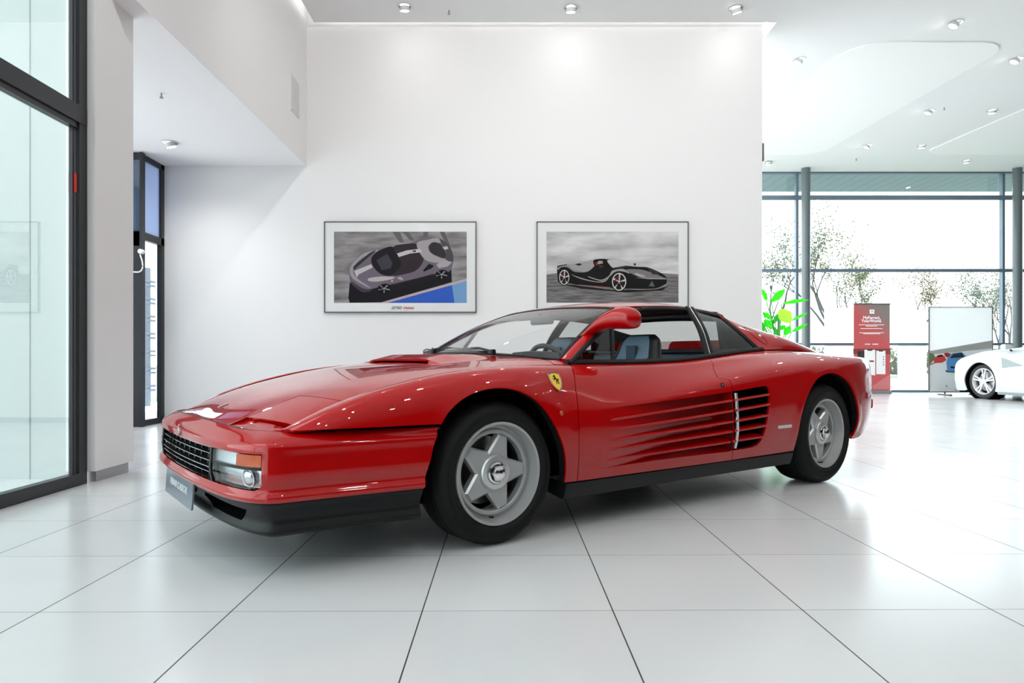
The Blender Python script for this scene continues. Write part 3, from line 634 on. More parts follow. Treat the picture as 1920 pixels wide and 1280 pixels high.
# belt line from the side surface
belt=lambda x,sg,dy=0,dz=0: np.array([x,(S.ev([x],[1.])[0][1]+dy)*sg,S.ev([x],[1.])[0][2]+dz])
DF=[(-.500,.738,.770),(-.66,.694,.864),(-.814,.652,.945),(-.95,.614,1.010),(-1.06,.583,1.048),(-1.20,.556,1.070)]   # front edge of the side opening
for sg in (1,-1):
    # A pillar, red
    a=[ws_pt(u,1)*np.array([1,sg,1]) for u in np.linspace(0,1,9)]; df=smoothline(DF,3); b=[df[int(round(t*(len(df)-1)))]*np.array([1,sg,1]) for t in np.linspace(0,1,9)]
    P=[[tuple(a[i]+(b[i]-a[i])*t+np.array([.0,sg*.010,.012])*math.sin(PI*t)) for t in (0,.33,.67,1)] for i in range(9)]
    An=Net(np.linspace(0,.75,9),[0,.03,.06,.09],P); af=An.nrm([.35],[.045])[0][2]<0; A_nr=lambda U,V,An=An,af=af:(-1 if af else 1)*An.nrm(U,V)
    patch('windscreen_pillar',An.ev,A_nr,[(0,0),(.75,0),(.75,.09),(.35,.09),(0,.09)],RED,car,thick=.02,step=.015,flip=af)
    # black frame around the side glass
    fr=[tuple(np.array(p)*np.array([1,sg,1])) for p in df]
    rl=[tuple((railz(x)+np.array([0,.002,-.020]))*np.array([1,sg,1])) for x in np.linspace(-1.28,-1.985,12)]
    MB().tube(fr,1,8,flat=(.012,.010),up=(0,sg*.8,.6)).build('window_front_frame',RUBBER,car,auto=50)
    MB().tube([fr[-1]]+rl,1,8,flat=(.013,.014),up=(0,sg*.8,.6)).build('roof_rail_trim',RUBBER,car,auto=50)
    bl=[tuple(belt(x,sg,-.010,.008)) for x in np.linspace(-.485,-2.13,22)]
    MB().tube(bl,1,8,flat=(.015,.013),up=(0,sg*.8,.6)).build('belt_moulding',RUBBER,car,auto=50)
    # B post pair
    bt=railz(-1.665)*np.array([1,sg,1]); bb=belt(-1.60,sg,-.014,.01)
    mid=(bt+bb)/2+np.array([0,.018*sg,.008])
    pts=smoothline([bb,mid,bt],6)
    MB().tube([tuple(p+np.array([.030,0,0])) for p in pts],1,8,flat=(.019,.009),up=(0,1,0)).build('door_window_frame',RUBBER,car,auto=50)
    MB().tube([tuple(p+np.array([-.016,0,0])) for p in pts],1,8,flat=(.016,.009),up=(0,1,0)).build('quarter_window_frame',RUBBER,car,auto=50)
    MB().tube([tuple(p+np.array([.008,sg*.007,0])) for p in pts],.0028,6).build('chrome_strip',STEEL,car,auto=50)
    # quarter glass
    qt=railz(-1.955)*np.array([1,sg,1])+np.array([0,-sg*.006,-.01]); qb=belt(-2.085,sg,-.014,.012)
    rq=smoothline([qb,(qt+qb)/2+np.array([.012,.012*sg,.0]),qt],6)
    MB().tube([tuple(p) for p in rq],1,8,flat=(.014,.011),up=(0,1,0)).build('quarter_window_rear_frame',RUBBER,car,auto=50)
    L_=[p+np.array([-.02,0,0]) for p in pts]; n_=len(rq)
    MB().add([tuple(p) for p in L_]+[tuple(p) for p in rq],[(i,i+1,n_+i+1,n_+i) for i in range(n_-1)]).build('quarter_window',SIDEG,car,auto=180)
    # fixed front vent window and its divider bar
    v0=belt(-.80,sg,-.012,.018); v1=np.array([-.900,.625*sg,.985])
    MB().tube([tuple(v0),tuple((v0+v1)/2+np.array([0,.006*sg,0])),tuple(v1)],1,8,flat=(.011,.008),up=(0,1,0)).build('vent_window_bar',RUBBER,car,auto=50)
    c0=belt(-.52,sg,-.012,.015)
    MB().add([tuple(c0),tuple(v0),tuple(v1),(-.70,.682*sg,.882)],[(0,1,2,3)]).build('vent_window',SIDEG,car)
    # sail panel
    cr=[(-1.93,.541,1.080),(-2.08,.562,1.030),(-2.38,.585,.975),(-2.70,.598,.903),(-2.90,.602,.866),(-3.08,.600,.832)]
    xs_=[c[0] for c in cr]; se=[S.ev([x-.10*(1-i/5)*(1 if i<1 else .6)],[1.])[0] for i,x in enumerate(xs_)]
    se[0]=S.ev([-2.10],[1.])[0]; se[1]=S.ev([-2.20],[1.])[0]; se[2]=S.ev([-2.42],[1.])[0]; se[3]=S.ev([-2.70],[1.])[0]; se[4]=S.ev([-2.90],[1.])[0]; se[5]=S.ev([-3.06],[1.])[0]
    P=[[tuple((np.array(s_)+(np.array(c)-np.array(s_))*t+np.array([0,.046,.022])*math.sin(PI*t)*(0,.45,.8,.6,.3,0)[i]+np.array([0,0,.006 if t<.01 else 0]))*np.array([1,sg,1])) for t in (0,.3,.6,.85,1.)]+[(c[0],(c[1]-.018)*sg,c[2]+.002)] for i,(c,s_) in enumerate(zip(cr,se))]
    ku=[0,.15,.42,.74,.94,1.12]; kv=[0,.08,.16,.23,.27,.29]
    Sn=Net(ku,kv,P); nn=Sn.nrm([.3],[.1])[0]; sf=(nn[1]*sg)<0; Sa=lambda U,V,Sn=Sn,sf=sf:(-1 if sf else 1)*Sn.nrm(U,V)
    sail=patch('sail_panel',Sn.ev,Sa,[(0,0),(.3,0),(.7,0),(1.12,0),(1.12,.29),(.7,.29),(.3,.29),(0,.29)],RED,car,thick=.02,step=.016,flip=sf)
    # inner side of the sail
    iv=[(c[0],(c[1]-(.012 if i==0 else .03))*sg,c[2]-.006) for i,c in enumerate(cr)]+[(c[0],(c[1]+(.03 if i==0 else -.03))*sg,.815) for i,c in enumerate(cr)]
    mesh_obj('sail_inner',iv,[(i,i+1,7+i,6+i) for i in range(5)],None,sail,mats=[RED,BLEATHER],fm=[1,1,0,0,0])
    if sg>0:
        # round fuel flap outline, lock
        cu,cv=.165,.128
        def sp(u,v,o=0): p=Sn.ev([u],[v])[0]; n=Sa(np.array([u]),np.array([v]))[0]; return p+n*o
        ringp=[sp(cu+.046*math.cos(t),cv+.084*math.sin(t),.0006) for t in np.linspace(0,2*PI,40,endpoint=False)]
        MB().tube([tuple(p) for p in ringp],.0011,6,closed=True).build('fuel_flap_gap',DARK,sail)
        cp=sp(cu+.03,cv-.004,.001); nm=Sa(np.array([cu]),np.array([cv]))[0]
        MB().lathe([(.0005,.005),(.008,.005),(.011,.002),(.012,0)],20,axis='z',M=frame_at(cp,nm)).build('fuel_flap_lock',CHROME,sail,auto=40)
# dark seam between sail and haunch
for sg in (1,-1):
    P=[tuple(S.ev([x],[1.])[0]*np.array([1,sg,1])+np.array([0,0,.001])) for x in np.linspace(-2.12,-3.0,20)]
    MB().tube(P,.0035,6).build('body_seam',DARK,car)
# rear deck, rear window, tail
dk=MB(); xs_=np.linspace(-2.1,-3.42,14); n_=9
for x in xs_:
    e=S.ev([x],[1.])[0]; e1=min(e[1],.60) if x>-3.05 else e[1]
    for w_ in np.linspace(-1,1,n_): dk.v.append((x,e1*w_,e[2]+.004-.004*w_*w_-(.012 if x>-3.05 else 0)))
dk.f=[(i*n_+j,i*n_+j+1,(i+1)*n_+j+1,(i+1)*n_+j) for i in range(13) for j in range(n_-1)]; dk.m=[0]*len(dk.f)
dk.box((-2.10,-.50,.80),(-3.05,.50,.81)).build('engine_cover',RED,car,auto=60)
MB().add([(-2.09,-.53,.915),(-2.09,.53,.915),(-3.04,.53,.83),(-3.04,-.53,.83),(-2.09,-.53,.80),(-2.09,.53,.80),(-3.04,.53,.80),(-3.04,-.53,.80)],[(0,1,2,3),(0,3,7,4),(1,5,6,2),(0,4,5,1)]).build('engine_lid',RED,car)
for i,x in enumerate(np.linspace(-2.25,-2.98,14)): 
    z=S.ev([x],[1.])[0][2]; MB().box((x-.018,-.50,.835+.085*(3.05+x)/.9-.006),(x+.018,.50,.835+.085*(3.05+x)/.9+.004)).build('engine_cover_slat',BLACK,car)
MB().add([(-1.97,-.53,1.09),(-1.97,.53,1.09),(-2.10,.53,.905),(-2.10,-.53,.905)],[(0,1,2,3)]).build('rear_window',SIDEG,car)
# tail panel
tl=MB(); vv=np.linspace(.16,1,12)
E1=S_ev(np.interp(vv,[.15,.3,.45,.6,.72,.85,1],[-3.338,-3.333,-3.308,-3.263,-3.223,-3.203,-3.188]),vv); 
for sgn_ in (1,-1):
    pass
R1=[tuple(p) for p in E1]; R1m=[(p[0],-p[1],p[2]) for p in R1]
R2=[(p[0]-.03*math.sin(PI*min(1,.15+.8*i/11)),p[1]*.93,p[2]*(1 if i else 1)) for i,p in enumerate(R1)]; R2m=[(x,-y,z) for x,y,z in R2]
tl.add(R1+R2+R2m+R1m,[(k*12+i,k*12+i+1,(k+1)*12+i+1,(k+1)*12+i) for k in range(3) for i in range(11)])
tl.build('tail_panel',RED,car,auto=40)
tg=MB()
for k in range(7): tg.box((-3.372+.25*k*.026,-.72,.545+k*.026),(-3.30,.72,.557+k*.026))
tg.build('tail_grille',BLACK,car)
for sg in (1,-1): MB().cbox((-3.345,sg*.60,.62),(.02,.26,.12)).build('tail_lamp',AMBER,car,bevel=.006)
MB().tube([tuple(np.array([-3.375+.06*abs(y)**3,y,.47])) for y in np.linspace(-.84,.84,11)],1,8,flat=(.022,.035)).build('rear_bumper_strip',RED,car,auto=50)

# ---- door mirror
def ell(c,ax,n=16): # ring of superellipse: ax=(rx,rz) in plane given
    return c
path=smoothline([(-.715,.610,.900),(-.722,.635,.915),(-.738,.675,.948),(-.765,.725,.980),(-.785,.785,.994),(-.800,.840,.994),(-.808,.875,.989),(-.812,.893,.986)],4)
rad=smoothline([(.046,.016),(.044,.017),(.046,.024),(.056,.040),(.064,.052),(.064,.054),(.055,.045),(.030,.025)],4)
mir=MB(); n_=20; vs=[]
for (p,r) in zip(path,rad):
    for j in range(n_):
        t=2*PI*j/n_; c,s=math.cos(t),math.sin(t)
        vs.append((p[0]+r[0]*math.copysign(abs(c)**.8,c)*(1 if c>0 else .75),p[1],p[2]+r[1]*math.copysign(abs(s)**.8,s)))
k=len(path); fs=[(i*n_+j,i*n_+(j+1)%n_,(i+1)*n_+(j+1)%n_,(i+1)*n_+j) for i in range(k-1) for j in range(n_)]+[tuple(range(n_)),tuple((k-1)*n_+j for j in range(n_))]
mo=mir.add(vs,fs).build('door_mirror',RED,car,auto=80)
MB().tube([(-.66,.632,.888),(-.70,.628,.896),(-.745,.622,.915)],1,10,flat=(.020,.008),up=(0,1,0)).build('mirror_gasket',RUBBER,mo,auto=60)
MB().cbox((-.846,.795,.992),(.006,.11,.07),M=None).build('mirror_glass',CHROME,mo,bevel=.002)

# ---- badges, repeater, lock, script plate
p=s_pt(-.296,.690); v=S.v_of_z([-.296],[.69]); n=-S.nrm([-.298],v)[0]
M=frame_at(p+n*.001,n)
sh=[(-.030,.034),(-.017,.040),(0,.042),(.017,.040),(.030,.034),(.031,.012),(.026,-.010),(.016,-.030),(0,-.045),(-.016,-.030),(-.026,-.010),(-.031,.012)]
sh=[(x*1.12,y*1.12) for x,y in sh]
bd=MB().prism(sh,0,.0022,0,M).build('shield_badge',BLACK,car)
MB().prism([(x*.9,y*.9) for x,y in sh],.0022,.0030,0,M).build('badge_field',YEL,bd)
w=MB(); horse(w,M@Matrix.Translation((0,.002,.0031)),.032); w.build('badge_horse',BLACK,bd)
w=MB(); w.tube([tuple(M@Vector((x*1.02,y*1.02,.002))) for x,y in sh],.0014,6,closed=True).build('badge_rim',STEEL,bd)
for sg in (1,-1):
    p=s_pt(-.289,.551,0,sg); M=frame_at(p,(0.05,sg,0))
    MB().lathe([(.0005,.009),(.008,.008),(.012,.004),(.013,0)],20,axis='z',M=M).build('side_repeater',mat('repeater_amber',(.35,.05,.01),.25,coat=1),car,auto=50)
    p=s_pt(-1.428,.650,0,sg); v=S.v_of_z([-1.428],[.65]); n=-S.nrm([-1.428],v)[0]*np.array([1,sg,1]); M=frame_at(p,n)
    lk=MB().lathe([(.007,.004),(.011,.004),(.013,.002),(.0135,-.002)],24,axis='z',M=M).lathe([(.0003,.0012),(.007,.0012)],24,axis='z',M=M).build('door_lock',RUBBER,car,auto=40)
    MB().lathe([(.0003,.0022),(.004,.0022),(.0045,.001)],12,axis='z',M=M).build('lock_barrel',CHROME,lk,auto=40)
    a,b=s_pt(-1.905,.397,.0,sg),s_pt(-2.045,.397,.0,sg); c=s_pt(-1.975,.397,.0,sg)
    pn_=MB().tube([tuple(a),tuple(c),tuple(b)],1,4,flat=(.003,.009),up=(0,0,1)).build('coachbuilder_plate',CHROME,car)
    

# ---- wheels
def star_poly(rt,rv,half,n=5,a0=0):
    P=[]
    for k in range(n):
        a=a0+2*PI*k/n
        P.append((rt*math.cos(a-half),rt*math.sin(a-half))); P.append((rt*math.cos(a+half),rt*math.sin(a+half)))
        b=a+PI/n; P.append((rv*math.cos(b),rv*math.sin(b)))
    return P
def make_wheel(name,x,y,z,R,W,sg,a0,lipr=.221):
    """axle along local y, outer face towards +y*sg"""
    M=Matrix.Translation((x,y*sg,z))@(Matrix.Identity(4) if sg>0 else Matrix.Rotation(PI,4,'Z'))
    T=MB(); h=W/2
    # tyre profile (r,h)
    prof=[(lipr-.006,-h+.018),(lipr+.004,-h+.008),(lipr+.03,-h-.004),(R-.055,-h-.008),(R-.025,-h+.004),(R-.008,-h+.022),(R-.001,-h+.05)]
    for g in (-.05,-.017,.017,.05): prof+=[(R,g-.006),(R-.007,g-.005),(R-.007,g+.005),(R,g+.006)]
    prof+=[(R-.001,h-.05),(R-.008,h-.022),(R-.025,h-.004),(R-.045,h+.005),(R-.055,h+.0075),(lipr+.045,h+.008),(lipr+.035,h+.0045),(lipr+.022,h+.005),(lipr+.006,h-.004),(lipr-.004,h-.016)]
    T.lathe(prof,72,M=M); ty_mesh=T
    rim=MB(); f=h-.010   # lip plane
    # barrel and dish
    rim.lathe([(lipr-.012,-h+.02),(lipr,-h+.012),(lipr,-h+.02),(lipr-.02,-h+.04),(lipr-.03,f-.09),(.188,f-.075),(.186,f-.056),(.200,f-.054),(.2045,f-.046),(.206,f-.006),(.208,f+.004),(.219,f+.006),(lipr,f-.002),(lipr,f-.02)],72,mi=0,M=M)
    # face ring
    rim.lathe([(.186,f-.058),(.184,f-.044),(.181,f-.041),(.170,f-.041),(.166,f-.044),(.164,f-.075)],72,mi=0,M=M)
    # star with chamfer, built between plane f-.046 and f-.034
    Q=Matrix.Rotation(-PI/2,4,'X')  # maps local z to +y ; local xy -> x,-z
    MM=M@Matrix(((1,0,0,0),(0,0,1,0),(0,1,0,0),(0,0,0,1)))  # (x,y,z)->(x,z,y) : star xy -> world x,z ; depth -> y
    big=star_poly(.1665,.094,.150,a0=a0); sm=star_poly(.158,.084,.120,a0=a0)
    n=len(big); vs=[(x,y,f-.075) for x,y in big]+[(x,y,f-.045) for x,y in big]+[(x,y,f-.036) for x,y in sm]
    fs=[(i,(i+1)%n,n+(i+1)%n,n+i) for i in range(n)]; rim.add([tuple(MM@Vector(v)) for v in vs],fs,0)
    rim.add([tuple(MM@Vector(v)) for v in vs],[(n+i,n+(i+1)%n,2*n+(i+1)%n,2*n+i) for i in range(n)],1)
    tri=tess(sm); rim.add([tuple(MM@Vector(v)) for v in vs[2*n:]],[tuple(t) for t in tri],0)
    # hub boss
    rim.lathe([(.076,f-.040),(.075,f-.026),(.070,f-.020),(.052,f-.018),(.046,f-.024),(.044,f-.04)],48,mi=1,M=M)
    ro=rim.build(name,None,car,auto=32,mats=[RIM,RIML])
    ty_mesh.build('tyre',TYRE,ro,auto=40)
    hx=[(.036*math.cos(t),.036*math.sin(t)) for t in np.linspace(0,2*PI,7)[:-1]]
    nut=MB().lathe([(.046,f-.030),(.045,f-.016),(.038,f-.012)],36,M=M).prism(hx,f-.03,f+.002,0,MM).lathe([(.030,f+.0),(.029,f+.008),(.022,f+.013),(.010,f+.016),(.0005,f+.017)],36,M=M)
    nut.build('hub_nut',CHROME,ro,auto=35)
    MB().lathe([(.06,f-.13),(.150,f-.13),(.150,f-.155),(.06,f-.155)],48,M=M).build('brake_disc',STEEL,ro,auto=40)
    MB().lathe([(.0,f-.17),(.185,f-.17),(.185,-h+.03),(.0,-h+.03)],48,M=M).build('wheel_inner',DARK,ro)
    MB().box((.12,f-.165,-.06),(.165,f-.10,.06),M=M).build('brake_caliper',BLACK,ro)
    va_=math.radians(-82); MB().tube([tuple(M@Vector((.190*math.cos(va_),f-.035,.190*math.sin(va_)))),tuple(M@Vector((.186*math.cos(va_),f-.008,.186*math.sin(va_))))],.0042,8).build('valve_cap',BLACK,ro)
    return ro
# flip: seen from outside, local +x is the car's nose
RF_,RR_=.306,.3175
for sg in (1,-1):
    make_wheel('wheel',0,.745,RF_,RF_,.215,sg,math.radians(180 if sg>0 else 0))
    make_wheel('wheel',-2.53,.815,RR_,RR_,.255,sg,math.radians(-54+180 if sg>0 else 54))
# ---- interior
tub=MB().box((-.42,-.62,.24),(-2.10,.62,.27)).box((-2.08,-.62,.25),(-2.12,.62,.86)).build('cabin_tub',CARPET,car)
MB().box((-2.03,-.60,.45),(-1.98,.60,.83)).build('rear_bulkhead',LEATHER,car,bevel=.01)
MB().box((-2.05,-.62,.83),(-1.93,.62,.852)).build('rear_shelf',BLEATHER,car,bevel=.006)
for sg in (1,-1):
    dc=MB().box((-.55,sg*.690,.30),(-1.55,sg*.655,.775)).build('door_card',LEATHER,car,bevel=.008)
    MB().box((-.55,sg*.700,.765),(-1.56,sg*.640,.785)).build('door_capping',BLEATHER,dc,bevel=.006)
    MB().tube([tuple(belt(-1.08,sg,-.03,.0)),tuple(belt(-1.08,sg,-.03,.028))],.0035,8).build('lock_pin',RUBBER,dc,auto=50)
    # seat
    cy=.34*sg
    prof=[(-1.62,.50),(-1.60,.62),(-1.55,.72),(-1.50,.80),(-1.455,.88),(-1.435,.925),(-1.425,.94)]
    w=MB(); vs=[];m_=14
    cen=smoothline([(-1.30,.40),(-1.34,.55),(-1.385,.70),(-1.425,.82),(-1.450,.90),(-1.46,.940)],4); hw=smoothline([(.24,.07),(.235,.075),(.21,.065),(.165,.05),(.140,.045),(.095,.028)],4)
    for c,hh in zip(cen,hw):
        for j in range(m_):
            t=2*PI*j/m_; a,b=math.cos(t),math.sin(t); vs.append((c[0]+hh[1]*math.copysign(abs(b)**.6,b),cy+hh[0]*math.copysign(abs(a)**.45,a),c[1]))
    k=len(cen); fs=[(i*m_+j,i*m_+(j+1)%m_,(i+1)*m_+(j+1)%m_,(i+1)*m_+j) for i in range(k-1) for j in range(m_)]+[tuple(range(m_)),tuple((k-1)*m_+j for j in range(m_))]
    st=w.add(vs,fs).build('seat',BLEATHER,car,auto=60)
    w=MB(); vs=[]
    for c,hh in zip(cen[2:-1],hw[2:-1]):
        for j in np.linspace(-1,1,7): vs.append((c[0]+hh[1]*(1.10-.25*abs(j)**3),cy+hh[0]*.80*j,c[1]))
        for j in np.linspace(1,-1,7): vs.append((c[0]+hh[1]*.5,cy+hh[0]*.80*j,c[1]))
    k=len(cen)-3; fs=[(i*14+j,i*14+(j+1)%14,(i+1)*14+(j+1)%14,(i+1)*14+j) for i in range(k-1) for j in range(14)]+[tuple(range(14)),tuple((k-1)*14+j for j in range(14))]
    w.add(vs,fs).build('seat_facing',LEATHER,st,auto=60)
    MB().cbox((-1.366,cy,.83),(.02,.075,.085)).build('seat_slot',mat('seat_slot_blue',(.05,.08,.12),.7),st,bevel=.004)
    MB().box((-1.28,cy-.22,.27),(-.85,cy+.22,.44)).build('seat_cushion',LEATHER,st,bevel=.03)
db=MB(); n_=15
for w_ in np.linspace(-1,1,n_):
    for x,z in ((-.33,.800),(-.50,.812),(-.60,.815),(-.66,.800),(-.68,.70),(-.66,.50)): db.v.append((x-.13*abs(w_)**2.4*(1 if x>-.58 else .2),.60*w_,z-.03*abs(w_)**2.4))
db.f=[(i*6+j,i*6+j+1,(i+1)*6+j+1,(i+1)*6+j) for i in range(n_-1) for j in range(5)]; db.m=[0]*len(db.f)
db.build('dashboard',GREYPL,car,auto=40)
MB().tube([(-.56,.18,.79),(-.60,.20,.815),(-.61,.34,.822),(-.60,.48,.815),(-.56,.52,.78)],1,8,flat=(.05,.014)).build('instrument_hood',BLEATHER,car,auto=50)
M=Matrix.Translation((-.75,.34,.70))@Matrix.Rotation(math.radians(-62),4,'Y')
sw=MB().tube([tuple(M@Vector((.185*math.cos(t),.185*math.sin(t),0))) for t in np.linspace(0,2*PI,40)[:-1]],.014,10,closed=True).lathe([(.0005,.0),(.05,-.005),(.055,-.03)],24,axis='z',M=M)
for t in (.5,PI-.5,-PI/2): sw.tube([tuple(M@Vector((.03*math.cos(t),.03*math.sin(t),-.015))),tuple(M@Vector((.18*math.cos(t),.18*math.sin(t),0)))],1,8,flat=(.016,.004))
sw.build('steering_wheel',BLEATHER,car,auto=60)
im=MB().cbox((-.945,.0,1.030),(.03,.20,.060)).build('interior_mirror',GREYPL,car,bevel=.012)
MB().tube([(-.945,0,1.04),(-.92,0,1.075)],.007,8).build('mirror_stem',BLEATHER,im)
# ---- wipers
for a,b,c in (((-.315,.36,.828),(-.375,.02,.850),(-.36,-.30,.852)),((-.30,-.20,.835),(-.42,-.42,.850),(-.47,-.60,.845))):
    wp=MB().tube([a,tuple((np.array(a)+np.array(b))/2+np.array([0,0,.012])),b],[.008,.006,.005],8).lathe([(.0005,.014),(.015,.012),(.017,-.012)],16,axis='z',M=Matrix.Translation(a)).build('wiper_arm',BLACK,car,auto=50)
    P=smoothline([(b[0]+.03,b[1]+.26,b[2]-.012),b,c],5)
    MB().tube([tuple(p+np.array([.005,0,-.014])) for p in P],1,6,flat=(.003,.008)).build('wiper_blade',RUBBER,wp)
    MB().tube([tuple(p+np.array([.005,0,.004*math.sin(i)])) for i,p in enumerate(P)],.004,6).build('wiper_bridge',BLACK,wp)
# ================================================================== THE SHOWROOM
def struct(o): o['kind']='structure'; return o
W_WALL=mat('wall_white',(.80,.792,.79),.6,bump=(300,.02,'noise'))
W_CEIL=mat('ceiling_white',(.80,.80,.80),.8)
W_WARM=mat('ceiling_raft_white',(.86,.86,.855),.8)
ALU=mat('anodised_frame',(.035,.036,.040),.35,metal=.5)
ALUG=mat('grey_skirting',(.33,.33,.34),.35,metal=.6)
CHAR=mat('charcoal_wall',(.035,.035,.038),.8)
# floor tiles 0.6 m
def floor_mat():
    m=mat('white_floor_tile',(.78,.78,.78),.14,spec=.5); n=m.node_tree.nodes; l=m.node_tree.links; b=n['Principled BSDF']
    tc=n.new('ShaderNodeTexCoord'); sp=n.new('ShaderNodeSeparateXYZ'); l.new(tc.outputs['Object'],sp.inputs[0])
    def M_(op,a,b_=None,c=None):
        q=n.new('ShaderNodeMath'); q.operation=op
        for i,v in enumerate((a,b_,c)):
            if v is None: continue
            if isinstance(v,(int,float)): q.inputs[i].default_value=v
            else: l.new(v,q.inputs[i])
        return q.outputs[0]
    x,y=sp.outputs[0],sp.outputs[1]
    u=M_('ADD',x,-.3413+60); v=M_('ADD',M_('SUBTRACT',y,M_('MULTIPLY',x,.008)),-2.130+60)
    def line(c,w):
        f=M_('MODULO',c,.6); d=M_('MINIMUM',f,M_('SUBTRACT',.6,f)); return M_('LESS_THAN',d,w)
    gu=line(u,.0021); gv=line(v,.0015)
    cell=n.new('ShaderNodeTexWhiteNoise'); cell.noise_dimensions='2D'; cb=n.new('ShaderNodeCombineXYZ')
    l.new(M_('FLOOR',M_('DIVIDE',u,.6)),cb.inputs[0]); l.new(M_('FLOOR',M_('DIVIDE',v,.6)),cb.inputs[1]); l.new(cb.outputs[0],cell.inputs['Vector'])
    no=n.new('ShaderNodeTexNoise'); no.inputs['Scale'].default_value=2.2; no.inputs['Detail'].default_value=5; l.new(tc.outputs['Object'],no.inputs['Vector'])
    val=M_('ADD',M_('MULTIPLY',cell.outputs['Value'],.035),M_('MULTIPLY',no.outputs['Fac'],.05)); base=M_('ADD',val,.60)
    cc=n.new('ShaderNodeCombineColor'); 
    l.new(base,cc.inputs[0]); l.new(M_('ADD',base,-.008),cc.inputs[1]); l.new(M_('ADD',base,-.008),cc.inputs[2])
    # scattered dust specks and scuffs
    vo=n.new('ShaderNodeTexVoronoi'); vo.inputs['Scale'].default_value=3.3; l.new(tc.outputs['Object'],vo.inputs['Vector']); spk=M_('LESS_THAN',vo.outputs['Distance'],.012)
    m1=n.new('ShaderNodeMix'); m1.data_type='RGBA'; l.new(M_('MULTIPLY',spk,.6),m1.inputs[0]); l.new(cc.outputs[0],m1.inputs[6]); m1.inputs[7].default_value=(.25,.25,.25,1)
    m2=n.new('ShaderNodeMix'); m2.data_type='RGBA'; l.new(gv,m2.inputs[0]); l.new(m1.outputs[2],m2.inputs[6]); m2.inputs[7].default_value=(.13,.13,.13,1)
    m3=n.new('ShaderNodeMix'); m3.data_type='RGBA'; l.new(gu,m3.inputs[0]); l.new(m2.outputs[2],m3.inputs[6]); m3.inputs[7].default_value=(.035,.035,.035,1)
    l.new(m3.outputs[2],b.inputs['Base Color'])
    n2=n.new('ShaderNodeTexNoise'); n2.inputs['Scale'].default_value=1.1; n2.inputs['Detail'].default_value=6; l.new(tc.outputs['Object'],n2.inputs['Vector'])
    g=M_('MAXIMUM',gu,gv); l.new(M_('ADD',M_('ADD',.16,M_('MULTIPLY',n2.outputs['Fac'],.10)),M_('MULTIPLY',g,.5)),b.inputs['Roughness'])
    bp=n.new('ShaderNodeBump'); bp.inputs['Strength'].default_value=.3; bp.inputs['Distance'].default_value=.001; bp.invert=True; l.new(g,bp.inputs['Height']); l.new(bp.outputs[0],b.inputs['Normal'])
    return m
FX0,FX1,FY0,FY1=-5.1,16.,-7.,16.1
struct(MB().box((-5.3,FY0,-.12),(16.1,16.15,0)).build('floor',floor_mat()))
ZC,ZS=4.918,3.19
zc_=lambda Y: ZC if Y<8.745 else ZC+(Y-8.745)*.0389
# back wall with its free right end
struct(MB().box((-4.30,8.42,0),(3.207,8.62,5.15)).build('wall_back',W_WALL))
struct(MB().box((-4.255,8.40,0),(3.205,8.4199,.062)).build('baseboard_back',ALUG))
struct(MB().box((-2.339,-7,ZC),(3.345,8.30,ZC+.10)).box((3.345,-7,ZC),(16.1,8.745,ZC+.10)).add([(3.2,8.745,ZC),(16.1,8.745,ZC),(16.1,16.05,5.202),(3.2,16.05,5.202),(3.2,8.745,ZC+.1),(16.1,8.745,ZC+.1),(16.1,16.05,5.30),(3.2,16.05,5.30)],[(0,1,2,3),(4,5,6,7),(0,1,5,4),(2,3,7,6),(1,2,6,5),(0,3,7,4)]).build('ceiling',W_CEIL))
struct(MB().box((-2.70,-7,5.15),(3.5,8.95,5.2)).build('ceiling_cove',W_CEIL))
# lowered soffit on the left with its upright face
struct(MB().box((-5.1,4.50,ZS),(-2.464,8.419,5.149)).build('ceiling_soffit',W_WALL))
# cove light strips (real lamps in the recess above the wall)
COVE=emit('cove_led',(1,.99,.97),4.5)
st=MB().box((-2.30,8.255,5.03),(3.30,8.275,5.045)).build('cove_light',COVE); tag(st,'long hidden white light strip above the top of the poster wall','light',None)
st=MB().box((-2.315,3.0,5.03),(-2.295,8.25,5.045)).build('cove_light',COVE); tag(st,'white light strip in the ceiling recess running towards the camera on the left','light')
st=MB().box((3.30,8.35,5.03),(3.32,8.70,5.045)).build('cove_light',emit('cove_led_dim',(1,.99,.97),1.6)); tag(st,'short white light strip in the recess past the right end of the wall','light')
# left glazed partition, pier, alcove
GX=-2.65
fr=MB().box((GX-.065,-7,0),(GX-.01,4.31,.075)).box((GX-.065,4.232,.075),(GX-.01,4.31,ZC)).box((GX-.055,4.195,.075),(GX-.03,4.212,ZC)).box((GX-.07,-7,2.27),(GX-.006,4.305,2.38)).box((GX-.068,-7,2.235),(GX-.02,4.304,2.27))
for y in (1.2,-2.0,-5.2): fr.box((GX-.064,y,.076),(GX-.011,y+.06,ZC-.001))
wf_=struct(fr.build('window_1',ALU))
GL1=pane('tinted_partition_glass',(.80,.86,.85),1.9)
struct(MB().box((GX-.042,-7,.075),(GX-.040,4.20,ZC)).build('window_1_glass',GL1,wf_))
rd=MB().box((GX-.030,4.205,1.83),(GX-.020,4.222,1.95)).build('door_label',mat('red_sticker',(.6,.01,.01),.4)); tag(rd,'small red sticker on the edge of the dark glass partition','sticker')
struct(MB().box((-2.80,4.318,.074),(-2.614,4.762,ZC)).build('wall_pier',W_WALL))
struct(MB().box((-2.72,4.36,0),(-2.634,4.735,.072)).build('baseboard_pier',ALUG))
struct(MB().box((-8.5,4.45,-.1),(-2.81,4.65,6.0)).build('wall_left_outside',mat('pale_cladding',(.46,.49,.48),.6)))
struct(MB().box((-3.125,4.447,0),(-3.120,4.451,6.0)).build('trim_1',mat('joint_grey',(.25,.27,.27),.7)))
